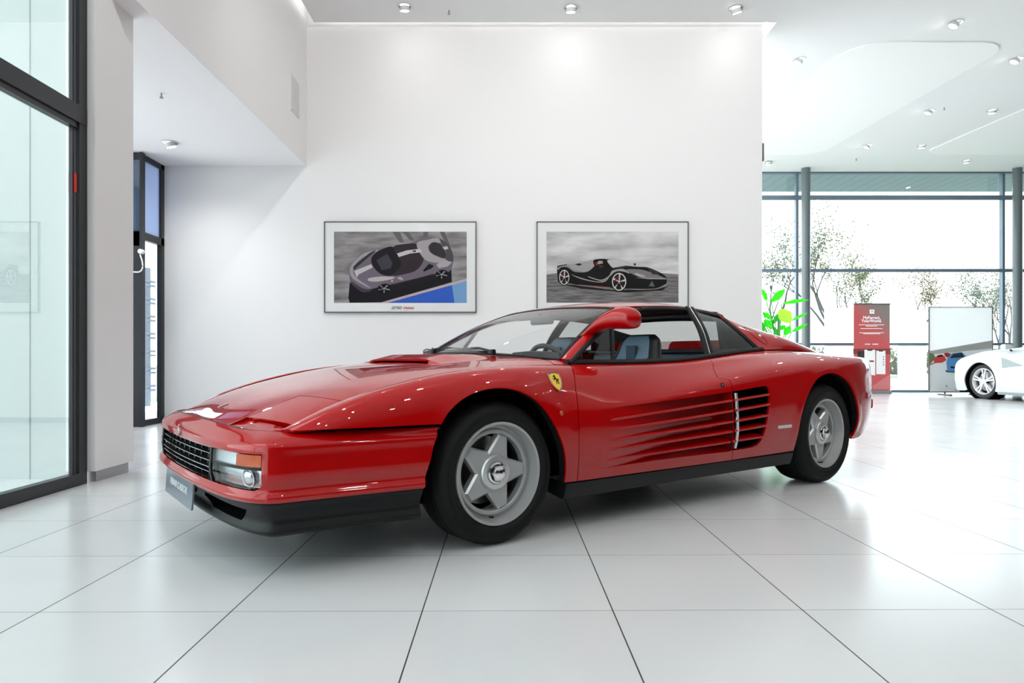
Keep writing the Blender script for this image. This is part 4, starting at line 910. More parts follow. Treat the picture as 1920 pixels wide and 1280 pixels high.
struct(MB().box((-12,-9,-.13),(-2.69,4.45,-.01)).build('ground_outside_left',noisy('paving_grey',(.34,.33,.32),(.42,.41,.40),3)))
w4=struct(MB().box((-5.2,4.66,0),(-5.12,7.80,.08)).box((-5.2,4.66,ZS-.08),(-5.12,7.80,ZS)).box((-5.2,4.66,.08),(-5.12,4.74,ZS-.08)).box((-5.2,6.2,.08),(-5.12,6.28,ZS-.08)).box((-5.2,7.72,.08),(-5.12,7.80,ZS-.08)).build('window_4_added',ALU)); struct(MB().box((-5.165,4.74,.08),(-5.16,7.72,ZS-.08)).build('window_4_added_glass',pane('alcove_glass',(.93,.96,.98),1.5),w4))  # unseen glazing, added to let daylight flood the alcove
# far-left window with open door leaf
wn=MB(); x0,x1=-4.29,-4.235
for a,b in (((x0,7.90,0),(x1,7.95,ZS)),((x0,8.345,0),(x1,8.42,ZS)),((x0,7.9,0),(x1,8.42,.07)),((x0,7.9,ZS-.06),(x1,8.42,ZS)),((x0,7.9,2.19),(x1,8.42,2.28))): wn.box(a,b)
w2=struct(wn.build('window_2',ALU))
struct(MB().box((-4.266,7.95,2.28),(-4.262,8.345,ZS-.06)).build('window_2_upper_pane',pane('frosted_blue_glass',(.8,.86,.95),1.5,.2,((.42,.50,.66),.9)),w2))
struct(MB().box((-4.266,7.95,.07),(-4.262,8.345,2.19)).build('window_2_lower_pane',pane('clear_glass',(.9,.95,.97),1.5),w2))
struct(MB().box((-5.2,8.42,0),(-4.3,8.62,ZS+.1)).build('wall_alcove_end',W_WALL)) if 0 else None
dl=MB().box((-5.05,7.84,0),(-4.97,7.89,ZS-.01)).box((-4.305,7.84,0),(-4.215,7.885,2.27)).box((-4.222,7.82,0),(-4.195,7.895,ZS-.01)).box((-4.97,7.84,ZS-.08),(-4.22,7.885,ZS-.01)).box((-4.97,7.84,2.10),(-4.22,7.885,2.28)).box((-4.97,7.84,0),(-4.3,7.885,.2))
door=struct(dl.build('door_1',ALU)); struct(MB().box((-4.97,7.86,.2),(-4.3,7.866,2.1)).box((-4.97,7.86,2.28),(-4.222,7.866,ZS-.08)).build('door_pane',mat('dark_blue_glass',(.06,.09,.15),.1,coat=1),door))
cb=MB().tube([tuple(p) for p in smoothline([(-4.20,7.80,2.02),(-4.20,7.80,1.98),(-4.175,7.79,1.92),(-4.17,7.79,1.84),(-4.20,7.79,1.795),(-4.26,7.79,1.79),(-4.32,7.79,1.80)],6)],.008,8).lathe([(.0005,0),(.028,.0),(.028,.055),(.0005,.055)],14,axis='y',M=Matrix.Translation((-4.20,7.79,2.03))).build('door_cable',WHITEP,auto=60)
tag(cb,'short white cable looping from the black door post on the left','cable')
# slatted rail outside the far-left window
rl_=empty('outdoor_railing',(-5.3,8.2,0),0,'pale horizontal rails standing outside the narrow left window','railing')
RLM=mat('galvanised_rail',(.10,.12,.15),.5,metal=.2)
for k in range(7):
    z=.25+k*.29; b=MB()
    for dz in (0,.07): b.box((-.62,-1.0,z+dz),(-.58,3.2,z+dz+.035))
    b.build('rail',RLM,rl_)
for y in (-.9,3.0): MB().box((-.66,y,0),(-.6,y+.08,2.3)).build('post',RLM,rl_)
# right side and rear of the hall
struct(MB().box((16.0,-7,0),(16.1,16.1,5.3)).build('wall_right',CHAR))
struct(MB().box((-2.7,-7.1,0),(16.1,-7,5.2)).build('wall_rear',mat('rear_wall_grey',(.08,.08,.08),.7)))
# facade glazing at the far end
FY=16.0
STL=mat('facade_steel_blue',(.16,.21,.26),.4,metal=.3)
f=MB()
for z,h in ((4.60,.05),(2.877,.035),(1.134,.03)): f.box((3.0,FY-.03,z-h),(16.0,FY+.05,z+h))
f.box((3.0,FY-.05,0),(16,FY+.08,.05)).box((3.0,FY-.05,5.16),(16,FY+.08,5.30))
for x in (6.92,9.37+.0,11.80,14.2): f.box((x-.03,FY-.02,0),(x+.03,FY+.09,5.2)) if x in (6.92,11.80) else None
w3=struct(f.build('window_3',STL)); struct(MB().box((3.0,FY,.05),(16,FY+.008,5.16)).build('window_3_glass',pane('facade_glass',(.93,.98,.99),1.45),w3))
fm_=bpy.data.materials.new('frosted_film'); fm_.use_nodes=True; n=fm_.node_tree.nodes; l=fm_.node_tree.links; n.remove(n['Principled BSDF'])
tl_=n.new('ShaderNodeBsdfTranslucent'); tl_.inputs[0].default_value=(.96,.98,1,1); tt=n.new('ShaderNodeBsdfTransparent'); mm=n.new('ShaderNodeMixShader'); mm.inputs[0].default_value=.25; l.new(tl_.outputs[0],mm.inputs[1]); l.new(tt.outputs[0],mm.inputs[2]); l.new(mm.outputs[0],n['Material Output'].inputs[0])
for i,(a,b,z) in enumerate(((7.56,8.27,1.99),(9.29,9.98,1.95))):
    struct(MB().box((a,FY-.012,.05),(b,FY-.008,z)).build('window_3_film',fm_,w3))
for x,lb in ((6.95,'round grey-green steel column just right of the poster wall, plant beside it'),(11.83,'round grey steel column at the far right edge by the facade')):
    c=MB().lathe([(.098,0),(.098,5.2)],32,axis='z',M=Matrix.Translation((x,15.6,0))).build('column',mat('column_paint',(.10,.13,.135),.35,coat=.4),auto=60); tag(c,lb,'column','round facade columns')
    c.data.update()
# exterior soffit
sof=mat('soffit_planks',(.23,.30,.36),.6); n=sof.node_tree.nodes; l=sof.node_tree.links
tc=n.new('ShaderNodeTexCoord'); sx=n.new('ShaderNodeSeparateXYZ'); l.new(tc.outputs['Object'],sx.inputs[0]); ma=n.new('ShaderNodeMath'); ma.operation='MODULO'; l.new(sx.outputs[0],ma.inputs[0]); ma.inputs[1].default_value=.30
lt=n.new('ShaderNodeMath'); lt.operation='LESS_THAN'; l.new(ma.outputs[0],lt.inputs[0]); lt.inputs[1].default_value=.02
mx=n.new('ShaderNodeMix'); mx.data_type='RGBA'; l.new(lt.outputs[0],mx.inputs[0]); mx.inputs[6].default_value=(.23,.30,.36,1); mx.inputs[7].default_value=(.12,.16,.2,1); l.new(mx.outputs[2],n['Principled BSDF'].inputs['Base Color'])
struct(MB().box((-1,FY+.10,5.30),(24,18.3,5.36)).build('ceiling_outside',sof))
struct(MB().box((-60,16.2,-.25),(90,90,-.12)).build('ground_outside',noisy('lawn_far',(.20,.23,.15),(.30,.33,.24),.6)))
# ceiling rafts: flat raised fields of the plaster ceiling
def raft(name,x0,x1,y0,y1,r):
    P=[]
    for cx,cy,a0 in ((x1-r,y1-r,0),(x0+r,y1-r,PI/2),(x0+r,y0+r,PI),(x1-r,y0+r,1.5*PI)):
        P+=[(cx+r*math.cos(a),cy+r*math.sin(a)) for a in np.linspace(a0,a0+PI/2,8)]
    n_=len(P); v=[(x,y,zc_(y)-.018) for x,y in P]+[(x,y,zc_(y)+.01) for x,y in P]
    return struct(MB().add(v,[tuple(range(n_))[::-1]]+[(i,(i+1)%n_,n_+(i+1)%n_,n_+i) for i in range(n_)]).build(name,W_WARM))
raft('trim_2',4.58,6.66,8.80,14.36,.45); raft('trim_3',8.80,13.0,7.6,14.33,.45)
# downlights: recessed ring, tilted drum, glowing face
LAMPF=emit('lamp_face',(1,.985,.95),26)
LRING=mat('downlight_white',(.62,.62,.62),.5)
def downlight(x,y,z,label,group,tilt=(.35,0),power=0,first=[None],cat='light',aim=(0,0,0)):
    if first[0] is None:
        r=empty('ceiling_downlight',(x,y,z)); first[0]=r
        MB().lathe([(.088,-.004),(.086,-.008),(.070,-.007),(.066,.0)],28,axis='z').build('ring',LRING,r,auto=50)
        MB().lathe([(.066,-.001),(.0005,-.0005)],28,axis='z').build('housing',mat('downlight_dark',(.02,.05,.045),.6),r)
        d=MB().lathe([(.056,-.002),(.058,-.05),(.050,-.052)],28,axis='z').build('drum',LRING,r,auto=50)
        e=MB().lathe([(.050,-.0515),(.0005,-.0515)],28,axis='z').build('lamp_face',LAMPF,d)
    else: r=copy_tree(first[0]); r.location=(x,y,z)
    bpy.context.view_layer.update()
    for ch in r.children:
        if ch.name.startswith('drum'): ch.rotation_euler=(tilt[0],tilt[1],0)
    tag(r,label,'downlight',group)
    if power:
        l=bpy.data.lights.new('spot','SPOT'); l.energy=power; l.spot_size=math.radians(150); l.spot_blend=1; l.shadow_soft_size=.05; l.color=(1,.985,.96)
        o=bpy.data.objects.new('downlight_beam',l); COL.objects.link(o); o.location=(x,y,z-.075); o.rotation_euler=aim
    return r
PW=42
G1='downlights over the posters'
downlight(-1.17,7.92,ZC,'ceiling downlight above the left poster, at the top edge of the picture',G1,(.25,0),.6)
downlight(.78,7.95,ZC,'ceiling downlight above the gap between the two posters, top centre',G1,(.25,0),.6)
downlight(2.73,7.97,ZC,'ceiling downlight above the right poster near the wall end',G1,(.25,-.3),.6)
G2='downlights of the hall on the right'
for p,lb in (((5.53,8.30),'largest tilted downlight on the right side of the ceiling, top right'),((7.08,9.36),'tilted downlight at the right edge of the picture, highest there'),((4.09,9.38),'tilted downlight on the ceiling just right of the poster wall'),
             ((7.25,11.54),'left one of the middle pair of ceiling downlights on the right'),((8.32,11.54),'right one of the middle pair of ceiling downlights on the right'),
             ((7.34,13.68),'left one of the far pair of small downlights on the right ceiling'),((8.46,13.72),'right one of the far pair of small downlights on the right ceiling'),
             ((5.86,15.01),'small downlight beside the wall end just above the window front'),((10.19,14.92),'small far downlight at right just above the window front')):
    downlight(p[0],p[1],zc_(p[1])-(.018 if 4.58<p[0]<6.66 and p[1]>8.8 else 0),lb,G2,(.15,.45 if lb.find('tilted')>=0 or lb.find('left')>=0 else -.1),PW*.25)
downlight(-3.71,7.50,ZS,'downlight in the low ceiling of the left alcove',None,(.2,-.25),34)
G3='downlights added out of view over the camera side of the hall'  # unseen rows added to light the hall and wash the poster wall
for i,(x,y) in enumerate([(x,y) for y in (5.4,2.9,.4,-2.4) for x in (-1.17,.78,2.73,5.53,8.2,11.)]):
    downlight(x,y,ZC,'unseen ceiling downlight added for its light, behind the top edge of the view',G3,(.6 if y>5 else 0,0),PW*((1.0 if x<3 else .3) if y>5 else 1.5 if y>2 else .9),aim=(math.radians(56 if y>5 else 50 if y>2 else 0),0,0))
# sprinklers
SPK=mat('sprinkler_metal',(.4,.42,.42),.3,metal=.8)
for x,y,z,lb in ((-.66,8.02,ZC,'fire sprinkler on the ceiling between two downlights at the top'),(-3.10,6.11,ZS,'fire sprinkler in the low alcove ceiling on the left'),(7.40,11.38,zc_(11.38),'fire sprinkler beside the middle pair of downlights on the right'),(7.66,14.73,zc_(14.73),'fire sprinkler close to the window front on the right')):
    t=MB().lathe([(.0005,-.002),(.032,-.002),(.034,.03)],18,axis='z').lathe([(.007,-.002),(.007,-.03),(.018,-.045),(.018,-.048),(.0005,-.048)],12,axis='z').build('fire_sprinkler',SPK,auto=50); t.location=(x,y,z+.003); tag(t,lb,'sprinkler','ceiling sprinklers')
# vent grille on the soffit face, small box on wall end
v=MB().box((-2.464,7.79,3.66),(-2.455,8.09,4.08))
for k in range(14): v.box((-2.455,7.80,3.68+k*.028),(-2.450,8.08,3.692+k*.028))
tag(v.build('vent_grille',mat('vent_grey',(.72,.72,.72),.6)),'pale rectangular air vent grille high on the left upright face','vent')
sb=MB().box((3.207,8.50,3.28),(3.262,8.58,3.50)).box((3.225,8.49,3.30),(3.25,8.50,3.48)).build('wall_bracket',mat('bracket_grey',(.16,.16,.16),.5)); tag(sb,'small dark bracket on the free end of the poster wall, near the ceiling','bracket')

# ------------------------------------------------------------------ posters
def flat(poly,d): return poly
ARTN=[0]
def art(parent,name,poly,col,order,tr,rough=.35,m=None):
    ARTN[0]+=1; order+=ARTN[0]*.012
    """flat printed shape; poly in picture pixels -> wall metres"""
    if len(poly)>5 and name not in('wheel','wheel_rim','wheel_gap','badge','print_ground','car_shadow','roof_stripe','door_mirror'):
        q=[poly[-1]]+list(poly)+[poly[0],poly[1]]; poly=[tuple(.5*((2*np.array(q[i]))+(np.array(q[i+1])-np.array(q[i-1]))*t+(2*np.array(q[i-1])-5*np.array(q[i])+4*np.array(q[i+1])-np.array(q[i+2]))*t*t+(-np.array(q[i-1])+3*np.array(q[i])-3*np.array(q[i+1])+np.array(q[i+2]))*t**3)) for i in range(1,len(poly)+1) for t in (0,.25,.5,.75)]
    if col: col=tuple(c*.75 for c in col)
    P=[tr(*p) for p in poly]; v=[(x,8.42-.0290-order*.00025,z) for x,z in P]
    t=tess([(x,z) for x,z in P]); o=mesh_obj(name,v,t,m or mat('print',col,rough,spec=.12),parent); return o
def poster(name,x0,x1,z0,z1,label):
    r=empty(name,((x0+x1)/2,8.42,(z0+z1)/2),0,label,'framed poster','framed car posters on the white wall')
    Mi=Matrix.Translation((-(x0+x1)/2,-8.42,-(z0+z1)/2))
    f=MB(); w=.020
    for a,b in (((x0,8.385,z0),(x0+w*.55,8.42,z1)),((x1-w*.55,8.385,z0),(x1,8.42,z1)),((x0,8.385,z0),(x1,8.42,z0+w*.55)),((x0,8.385,z1-w*.55),(x1,8.42,z1))): f.box(a,b)
    fo=f.build('frame',mat('frame_metal',(.10,.10,.105),.35,metal=.5),r)
    mo=MB().box((x0+.01,8.392,z0+.01),(x1-.01,8.41,z1-.01)).build('mat_board',mat('mat_board',(.74,.74,.74),.3,coat=.6),r)
    return r
def fin(r):
    for c in r.children:
        c.matrix_parent_inverse=Matrix.Identity(4)
        me=c.data; me.transform(Matrix.Translation(-r.location)); me.update()
def trp(px,py): # picture pixels -> wall plane in front of the board
    return ((px-946)*8.42/1268, .794+(672-py)*8.42/1268)
z8=lambda ox,oy,k:(lambda x,y:trp(ox+x/k,oy+y/k))
# poster 1: grey and violet coupe from above
t1=z8(590,400,6.)
p1=poster('wall_poster',-2.238,-.350,1.364,2.494,'framed poster of a grey and violet coupe seen from above, left of the two')
A=lambda n,pl,c,o,m=None: art(p1,n,pl,c,o,t1,m=m)
A('asphalt',[(224,210),(1712,210),(1712,1008),(224,1008)],None,0,noisy('print_asphalt',(.085,.072,.075),(.34,.32,.32),2.2,.4,8,(1.2,1,5.5),ramp=(.28,.72)))
A('tyre_mark',[(880,212),(960,212),(1010,330),(960,330)],(.16,.155,.155),1); A('tyre_mark',[(990,212),(1060,212),(1130,310),(1080,310)],(.15,.15,.15),1); A('tyre_mark',[(1225,212),(1280,212),(1275,290),(1225,290)],(.15,.15,.15),1); A('tyre_mark',[(1410,212),(1465,212),(1530,380),(1480,350)],(.14,.14,.14),1)
A('blue_run_off',[(820,1008),(1712,752),(1712,1008)],(.05,.14,.62),1); A('blue_light_patch',[(1545,800),(1712,752),(1712,1008),(1575,1008)],(.22,.42,.72),2)
A('kerb_line',[(740,1006),(1712,735),(1712,762),(830,1006)],(.62,.52,.52),3)
A('car_shadow',[(400,780),(700,860),(1540,620),(1545,775),(760,1000),(400,1006),(385,950)],(.018,.016,.020),2)
A('car_body',[(395,690),(400,630),(450,540),(540,450),(640,412),(740,410),(880,385),(1060,345),(1170,300),(1290,270),(1380,275),(1440,300),(1500,350),(1545,430),(1560,530),(1550,600),(1510,660),(1350,735),(1200,760),(880,830),(700,860),(560,890),(470,840),(410,770)],(.20,.165,.21),4)
A('body_shade',[(410,760),(560,850),(700,840),(900,790),(1200,720),(1340,680),(1350,735),(1200,760),(880,830),(700,860),(560,890),(470,840)],(.075,.06,.09),5)
A('nose_highlight',[(400,640),(450,545),(560,450),(690,415),(720,425),(600,470),(480,560),(440,650),(480,730),(610,820),(630,845),(540,800),(430,730)],(.42,.38,.40),5)
A('bonnet_line',[(455,640),(445,600),(560,500),(640,440),(690,425),(560,540),(470,620)],(.05,.045,.05),6)
A('bonnet_stripe',[(450,650),(640,575),(660,610),(500,690),(480,725)],(.62,.60,.60),6)
A('fender_highlight',[(620,730),(760,712),(900,720),(860,745),(700,770),(610,760)],(.58,.53,.54),6)
A('windscreen',[(640,520),(690,450),(790,395),(890,385),(960,520),(970,600),(880,700),(760,690),(670,610)],(.022,.02,.025),6)
A('windscreen_sheen',[(700,530),(820,460),(880,560),(860,620),(760,640)],(.07,.065,.08),7)
A('roof_panel',[(890,385),(1000,350),(1150,345),(1190,400),(1230,520),(1150,640),(1000,690),(880,700),(970,600),(960,520)],(.045,.032,.038),6)
A('roof_stripe',[(930,455),(1040,420),(1190,402),(1210,440),(1080,455),(950,495)],(.66,.64,.64),7)
A('roof_scoop',[(1090,430),(1140,415),(1140,440)],(.02,.02,.02),8)
A('rear_deck',[(1150,345),(1280,300),(1380,280),(1420,330),(1290,360),(1290,420),(1340,470),(1440,500),(1540,545),(1400,560),(1240,520)],(.44,.40,.42),6)
A('engine_window',[(1290,370),(1330,330),(1400,340),(1450,390),(1480,460),(1460,510),(1370,480),(1300,430)],(.05,.042,.045),7)
A('rear_wing',[(1410,290),(1500,350),(1550,440),(1558,545),(1470,515),(1485,440),(1440,360)],(.10,.09,.10),7)
A('wing_stripe',[(1440,385),(1490,370),(1510,400),(1465,415)],(.62,.6,.6),8)
A('side_intake',[(1225,640),(1290,570),(1345,590),(1320,620),(1230,660)],(.015,.015,.015),7)
A('haunch_sheen',[(1370,580),(1440,540),(1550,550),(1500,600),(1400,620)],(.50,.44,.46),7)
A('sill',[(640,860),(900,800),(1340,690),(1360,735),(1200,790),(900,870),(700,930)],(.02,.018,.022),5)
A('door_mirror',[(770,370),(800,330),(812,360),(795,390),(775,390)],(.30,.28,.29),8); A('door_mirror',[(930,735),(965,712),(1000,740),(990,755)],(.50,.46,.47),8)
def disc(cx,cy,rx,ry,n=24,a=0): return [(cx+rx*math.cos(t)*math.cos(a)-ry*math.sin(t)*math.sin(a),cy+rx*math.cos(t)*math.sin(a)+ry*math.sin(t)*math.cos(a)) for t in np.linspace(0,2*PI,n,endpoint=False)]
for cx,cy,rx,ry in ((785,848,80,54),(1430,690,76,52)):
    A('wheel',disc(cx,cy,rx,ry,24,-.25),(.012,.012,.015),8)
    for k in range(5):
        a=k*2*PI/5+.3; A('wheel_spoke',[(cx,cy-6),(cx+rx*.85*math.cos(a-.12),cy+ry*.85*math.sin(a-.12)),(cx+rx*.85*math.cos(a+.12),cy+ry*.85*math.sin(a+.12)),(cx,cy+6)],(.42,.38,.42),9)
A('badge',disc(875,762,10,13,12),(.65,.62,.45),9)
MT=Matrix.Rotation(PI/2,4,'X')
def wtext(par,txt,px,py,size,m,y=8.3893,**k): X,Z=trp(px,py); return text_obj('caption',txt,size,m,par,Matrix.Translation((X,y,Z))@MT,depth=.0003,**k)
wtext(p1,'SF90',743,577.6,.050,mat('print_grey',(.16,.16,.16),.5),xs=1.35,bold=.001,shear=.35)
wtext(p1,'STRADALE',766.5,577.8,.034,mat('print_red',(.5,.02,.02),.5),xs=.80,bold=.001,shear=.35)
fin(p1)
# poster 2: black open sports car
t2=z8(990,400,6.)
p2=poster('wall_poster',.398,2.283,1.364,2.494,'framed grey poster of a black open-top sports car, right of the two')
A=lambda n,pl,c,o,m=None: art(p2,n,pl,c,o,t2,m=m)
A('print_sky',[(206,210),(1686,210),(1686,1005),(206,1005)],None,0,noisy('print_cloud',(.27,.265,.265),(.62,.61,.61),1.5,.4,4,(1,1,4),ramp=(.3,.62)))
A('print_ground',[(206,690),(500,650),(1100,640),(1686,690),(1686,1005),(206,1005)],None,1,noisy('print_tarmac',(.085,.08,.08),(.20,.19,.19),5,.4,8,(1,1,8)))
A('car_shadow',[(340,790),(600,820),(1000,870),(1560,830),(1600,790),(1500,870),(1100,890),(600,850)],(.02,.02,.02),2)
A('car_body',[(325,610),(345,590),(430,575),(540,570),(640,545),(740,525),(760,520),(890,518),(980,512),(1040,520),(1130,560),(1200,600),(1330,608),(1420,640),(1500,680),(1555,730),(1550,790),(1565,815),(1420,850),(1200,860),(1120,850),(930,840),(560,805),(470,790),(350,780),(330,720)],(.016,.016,.016),3)
A('rear_deck',[(430,578),(540,572),(640,546),(735,528),(745,590),(660,660),(560,650),(500,630)],(.40,.39,.39),4); A('rear_fender',[(330,612),(430,585),(500,630),(560,652),(640,665),(520,660),(440,610),(370,610),(340,640)],(.30,.29,.29),5)
A('deck_intake',[(525,575),(580,565),(605,580),(570,592)],(.02,.02,.02),6)
A('cockpit',[(740,525),(890,520),(930,590),(960,620),(900,610),(800,600),(745,590)],(.018,.012,.012),5); A('seat',[(765,560),(800,535),(835,540),(840,565),(790,575)],(.42,.38,.38),6); A('seat_red',[(745,560),(775,550),(790,585),(760,590)],(.22,.03,.03),6)
A('windscreen',[(890,530),(980,514),(1040,522),(1130,562),(1200,600),(1110,602),(1000,615),(950,615),(910,575)],(.60,.59,.59),5); A('windscreen_low',[(950,615),(1100,590),(1200,600),(1110,606),(1000,622)],(.05,.05,.05),6)
A('door_mirror',[(790,590),(830,582),(850,605),(800,618)],(.05,.045,.045),7); A('door_mirror',[(1185,565),(1210,568),(1205,590),(1185,585)],(.03,.03,.03),5)
A('front_fender',[(910,700),(940,650),(1010,630),(1080,632),(1140,680),(1080,660),(1010,652),(960,670),(930,700),(860,750),(800,760),(690,725),(680,712),(800,748),(860,735)],(.42,.40,.40),6)
A('bonnet_sheen',[(1090,640),(1200,630),(1330,650),(1540,735),(1400,735),(1300,730),(1200,700)],(.24,.22,.22),6); A('lamp_cluster',[(1210,670),(1300,700),(1320,720),(1240,712),(1190,685)],(.50,.48,.48),7); A('bonnet_line',[(1330,612),(1440,650),(1480,690),(1400,690),(1360,650)],(.05,.045,.05),7)
A('nose_highlight',[(1200,725),(1540,728),(1560,745),(1350,742)],(.36,.34,.34),7); A('splitter',[(1130,850),(1420,848),(1545,795),(1565,812),(1430,855),(1200,862)],(.30,.28,.28),7)
A('front_duct',[(1350,820),(1390,760),(1420,825)],(.15,.14,.14),8); A('sill_line',[(565,803),(925,832),(925,838),(565,808)],(.45,.12,.12),8); A('side_highlight',[(480,690),(620,735),(760,768),(850,760),(910,715),(860,772),(760,776),(600,742)],(.40,.37,.37),8)
for cx,cy,rx,ry in ((405,722,57,84),(1020,772,80,100)):
    A('wheel',disc(cx,cy,rx*1.12,ry*1.12,28),(.012,.012,.012),9); A('wheel_rim',disc(cx,cy,rx,ry,28),(.68,.67,.67),10); A('wheel_gap',disc(cx,cy,rx*.86,ry*.88,28),(.03,.018,.018),11)
    for k in range(5):
        a=k*2*PI/5-PI/2+.1; A('wheel_spoke',[(cx-6,cy),(cx+rx*.9*math.cos(a-.13),cy+ry*.9*math.sin(a-.13)),(cx+rx*.9*math.cos(a+.13),cy+ry*.9*math.sin(a+.13)),(cx+6,cy)],(.66,.64,.64),12)
    A('brake_caliper',[(cx-rx*.6,cy-ry*.1),(cx-rx*.45,cy-ry*.55),(cx-rx*.30,cy-ry*.5),(cx-rx*.42,cy+.0)],(.30,.03,.03),12)
fin(p2)

# ------------------------------------------------------------------ roll-up banner
bn=empty('rollup_banner',(8.31,15.3,0),0,'red roll-up banner with white lettering standing in front of the far windows','banner')
BM=mat('banner_print',(.50,.09,.09),.5); n=BM.node_tree.nodes; l=BM.node_tree.links
tc=n.new('ShaderNodeTexCoord'); sp=n.new('ShaderNodeSeparateXYZ'); l.new(tc.outputs['Object'],sp.inputs[0])
a=n.new('ShaderNodeMath'); a.operation='MULTIPLY_ADD'; l.new(sp.outputs[0],a.inputs[0]); a.inputs[1].default_value=.60; a.inputs[2].default_value=-.28
b=n.new('ShaderNodeMath'); b.operation='MULTIPLY_ADD'; l.new(sp.outputs[2],b.inputs[0]); b.inputs[1].default_value=.62; l.new(a.outputs[0],b.inputs[2]); 
r=n.new('ShaderNodeValToRGB'); r.color_ramp.elements[0].position=.62; r.color_ramp.elements[0].color=(.56,.10,.10,1); r.color_ramp.elements[1].position=1.0; r.color_ramp.elements[1].color=(.24,.21,.19,1)
l.new(b.outputs[0],r.inputs[0]); l.new(r.outputs[0],n['Principled BSDF'].inputs['Base Color'])
MB().box((-.41,-.002,.07),(.41,.002,2.03)).build('banner_sheet',BM,bn)
MB().box((-.425,-.06,.0),(.425,.06,.075)).build('banner_base',STEEL,bn,bevel=.01); MB().box((-.42,-.012,2.02),(.42,.012,2.045)).build('top_rail',STEEL,bn)
MB().tube([(0.02,.02,.07),(.02,.02,2.03)],.008,8).build('support_pole',RUBBER,bn)
PWh=mat('print_white',(.92,.92,.92),.5); PBk=mat('print_black',(.03,.03,.03),.5); PR2=mat('print_dark_red',(.24,.05,.05),.5); PR3=mat('print_light_red',(.62,.20,.20),.5)
def bt(txt,x,z,s,m=PWh,**k): return text_obj('banner_lettering',txt,s,m,bn,Matrix.Translation((x,-.0035,z))@MT,depth=.0004,**k)
def bs(name,poly,m,d=.003): return MB().prism(poly,0,.0008,0,Matrix.Translation((0,-d,0))@MT).build(name,m,bn)
sc=lambda x,y:((x-407)/5.333*15.3/1268, .794+(672-(540+y/5.333))*15.3/1268)   # print layout
bs('icon_square',[sc(*p) for p in ((384,214),(431,214),(431,256),(384,256))],PWh)
w=MB(); X,Z=sc(407,235); horse(w,Matrix.Translation((X,-.0045,Z))@MT,.034,0,.0006); w.build('icon_horse',PBk,bn)
X,Z=sc(404,296); bt('MyFerrari,',X,Z,.092,bold=.003); X,Z=sc(404,324); bt('YourWorld.',X,Z-.01,.092,bold=.003)
for x0,x1,y in ((278,530,367),(345,462,379),(292,512,404),(281,526,446),(320,490,456)): bs('text_line',[sc(x0,y-3),sc(x1,y-3),sc(x1,y+3),sc(x0,y+3)],PWh)
for x0,x1 in ((336,390),(412,470)): bs('text_line',[sc(x0,556),sc(x1,556),sc(x1,564),sc(x0,564)],PWh)
bs('dark_band',[sc(220,605),sc(592,605),sc(592,660),sc(220,660)],PR2,.0028); bs('light_wedge',[sc(415,975),sc(592,860),sc(592,1000),sc(592,1012),sc(420,1012)],PR3,.0028)
bs('phone_graphic',[sc(264,632),sc(330,628),sc(330,790),sc(264,790)],PBk,.0032); bs('phone_graphic',[sc(332,616),sc(440,616),sc(440,872),sc(332,860)],PWh,.0038); bs('phone_graphic',[sc(450,626),sc(542,626),sc(542,860),sc(450,860)],PWh,.0038)
bs('phone_notch',[sc(360,616),sc(414,616),sc(408,626),sc(366,626)],PBk,.0044); bs('phone_notch',[sc(474,626),sc(520,626),sc(515,634),sc(480,634)],PBk,.0044)
bs('phone_picture',[sc(382,722),sc(426,722),sc(426,738),sc(382,738)],PR2,.0044)
for k in range(4): bs('phone_icon',disc(*sc(522,688+k*26),.012,.015,12),PBk,.0044)
# ------------------------------------------------------------------ display board with road picture
def backlit(name,c):
    m=mat(name,c,.45); n=m.node_tree.nodes; l=m.node_tree.links; t=n.new('ShaderNodeBsdfTranslucent'); t.inputs[0].default_value=(*c,1); x=n.new('ShaderNodeMixShader'); x.inputs[0].default_value=.5
    l.new(n['Principled BSDF'].outputs[0],x.inputs[1]); l.new(t.outputs[0],x.inputs[2]); l.new(x.outputs[0],n['Material Output'].inputs[0]); return m
bd2=empty('display_board',(9.845,14.6,0),0,'thin framed display board with a race-track picture, partly behind the white car','board')
z_=lambda py:.794+(672-py)*14.6/1268; x_=lambda px:(px-946)*14.6/1268-9.845
FRM=mat('board_frame',(.10,.09,.09),.4)
x0,x1,z0,z1=x_(1741),x_(1861),z_(735),z_(575)
f=MB(); 
for a,b in (((x0,-.015,z0),(x0+.014,.015,z1)),((x1-.014,-.015,z0),(x1,.015,z1)),((x0,-.015,z0),(x1,.015,z0+.014)),((x0,-.015,z1-.014),(x1,.015,z1))): f.box(a,b)
f.build('board_frame',FRM,bd2); MB().box((x0+.01,-.002,z0+.01),(x1-.01,.002,z1-.01)).build('board_panel',backlit('board_white',(.95,.95,.95)),bd2)
for x in (x0+.35,x1-.35): MB().box((x-.03,-.2,0),(x+.03,.2,.03)).box((x-.012,-.012,.0),(x+.012,.012,z0+.02)).build('board_foot',FRM,bd2)
def ds(name,poly,c,o): 
    P=[(x_(1560+x/5.333),z_(540+y/5.333)) for x,y in poly]; return MB().prism(P,0,.0008,0,Matrix.Translation((0,-.006-o*.001,0))@MT).build(name,backlit('board_print',c),bd2)
ds('road',[(975,645),(1610,530),(1610,1030),(975,1030)],(.82,.84,.84),0); ds('horizon_bank',[(975,628),(1610,520),(1610,600),(975,665)],(.60,.60,.57),1); ds('grass',[(975,650),(1010,655),(1040,700),(975,760)],(.22,.34,.12),2); ds('kerb',[(975,760),(1030,735),(1030,750),(975,775)],(.7,.25,.22),2)
ds('printed_car',[(1015,710),(1050,675),(1090,662),(1125,680),(1140,720),(1100,745),(1020,750)],(.8,.10,.09),3); ds('printed_car_glass',[(1040,690),(1060,672),(1095,668),(1110,684)],(.03,.03,.03),4)
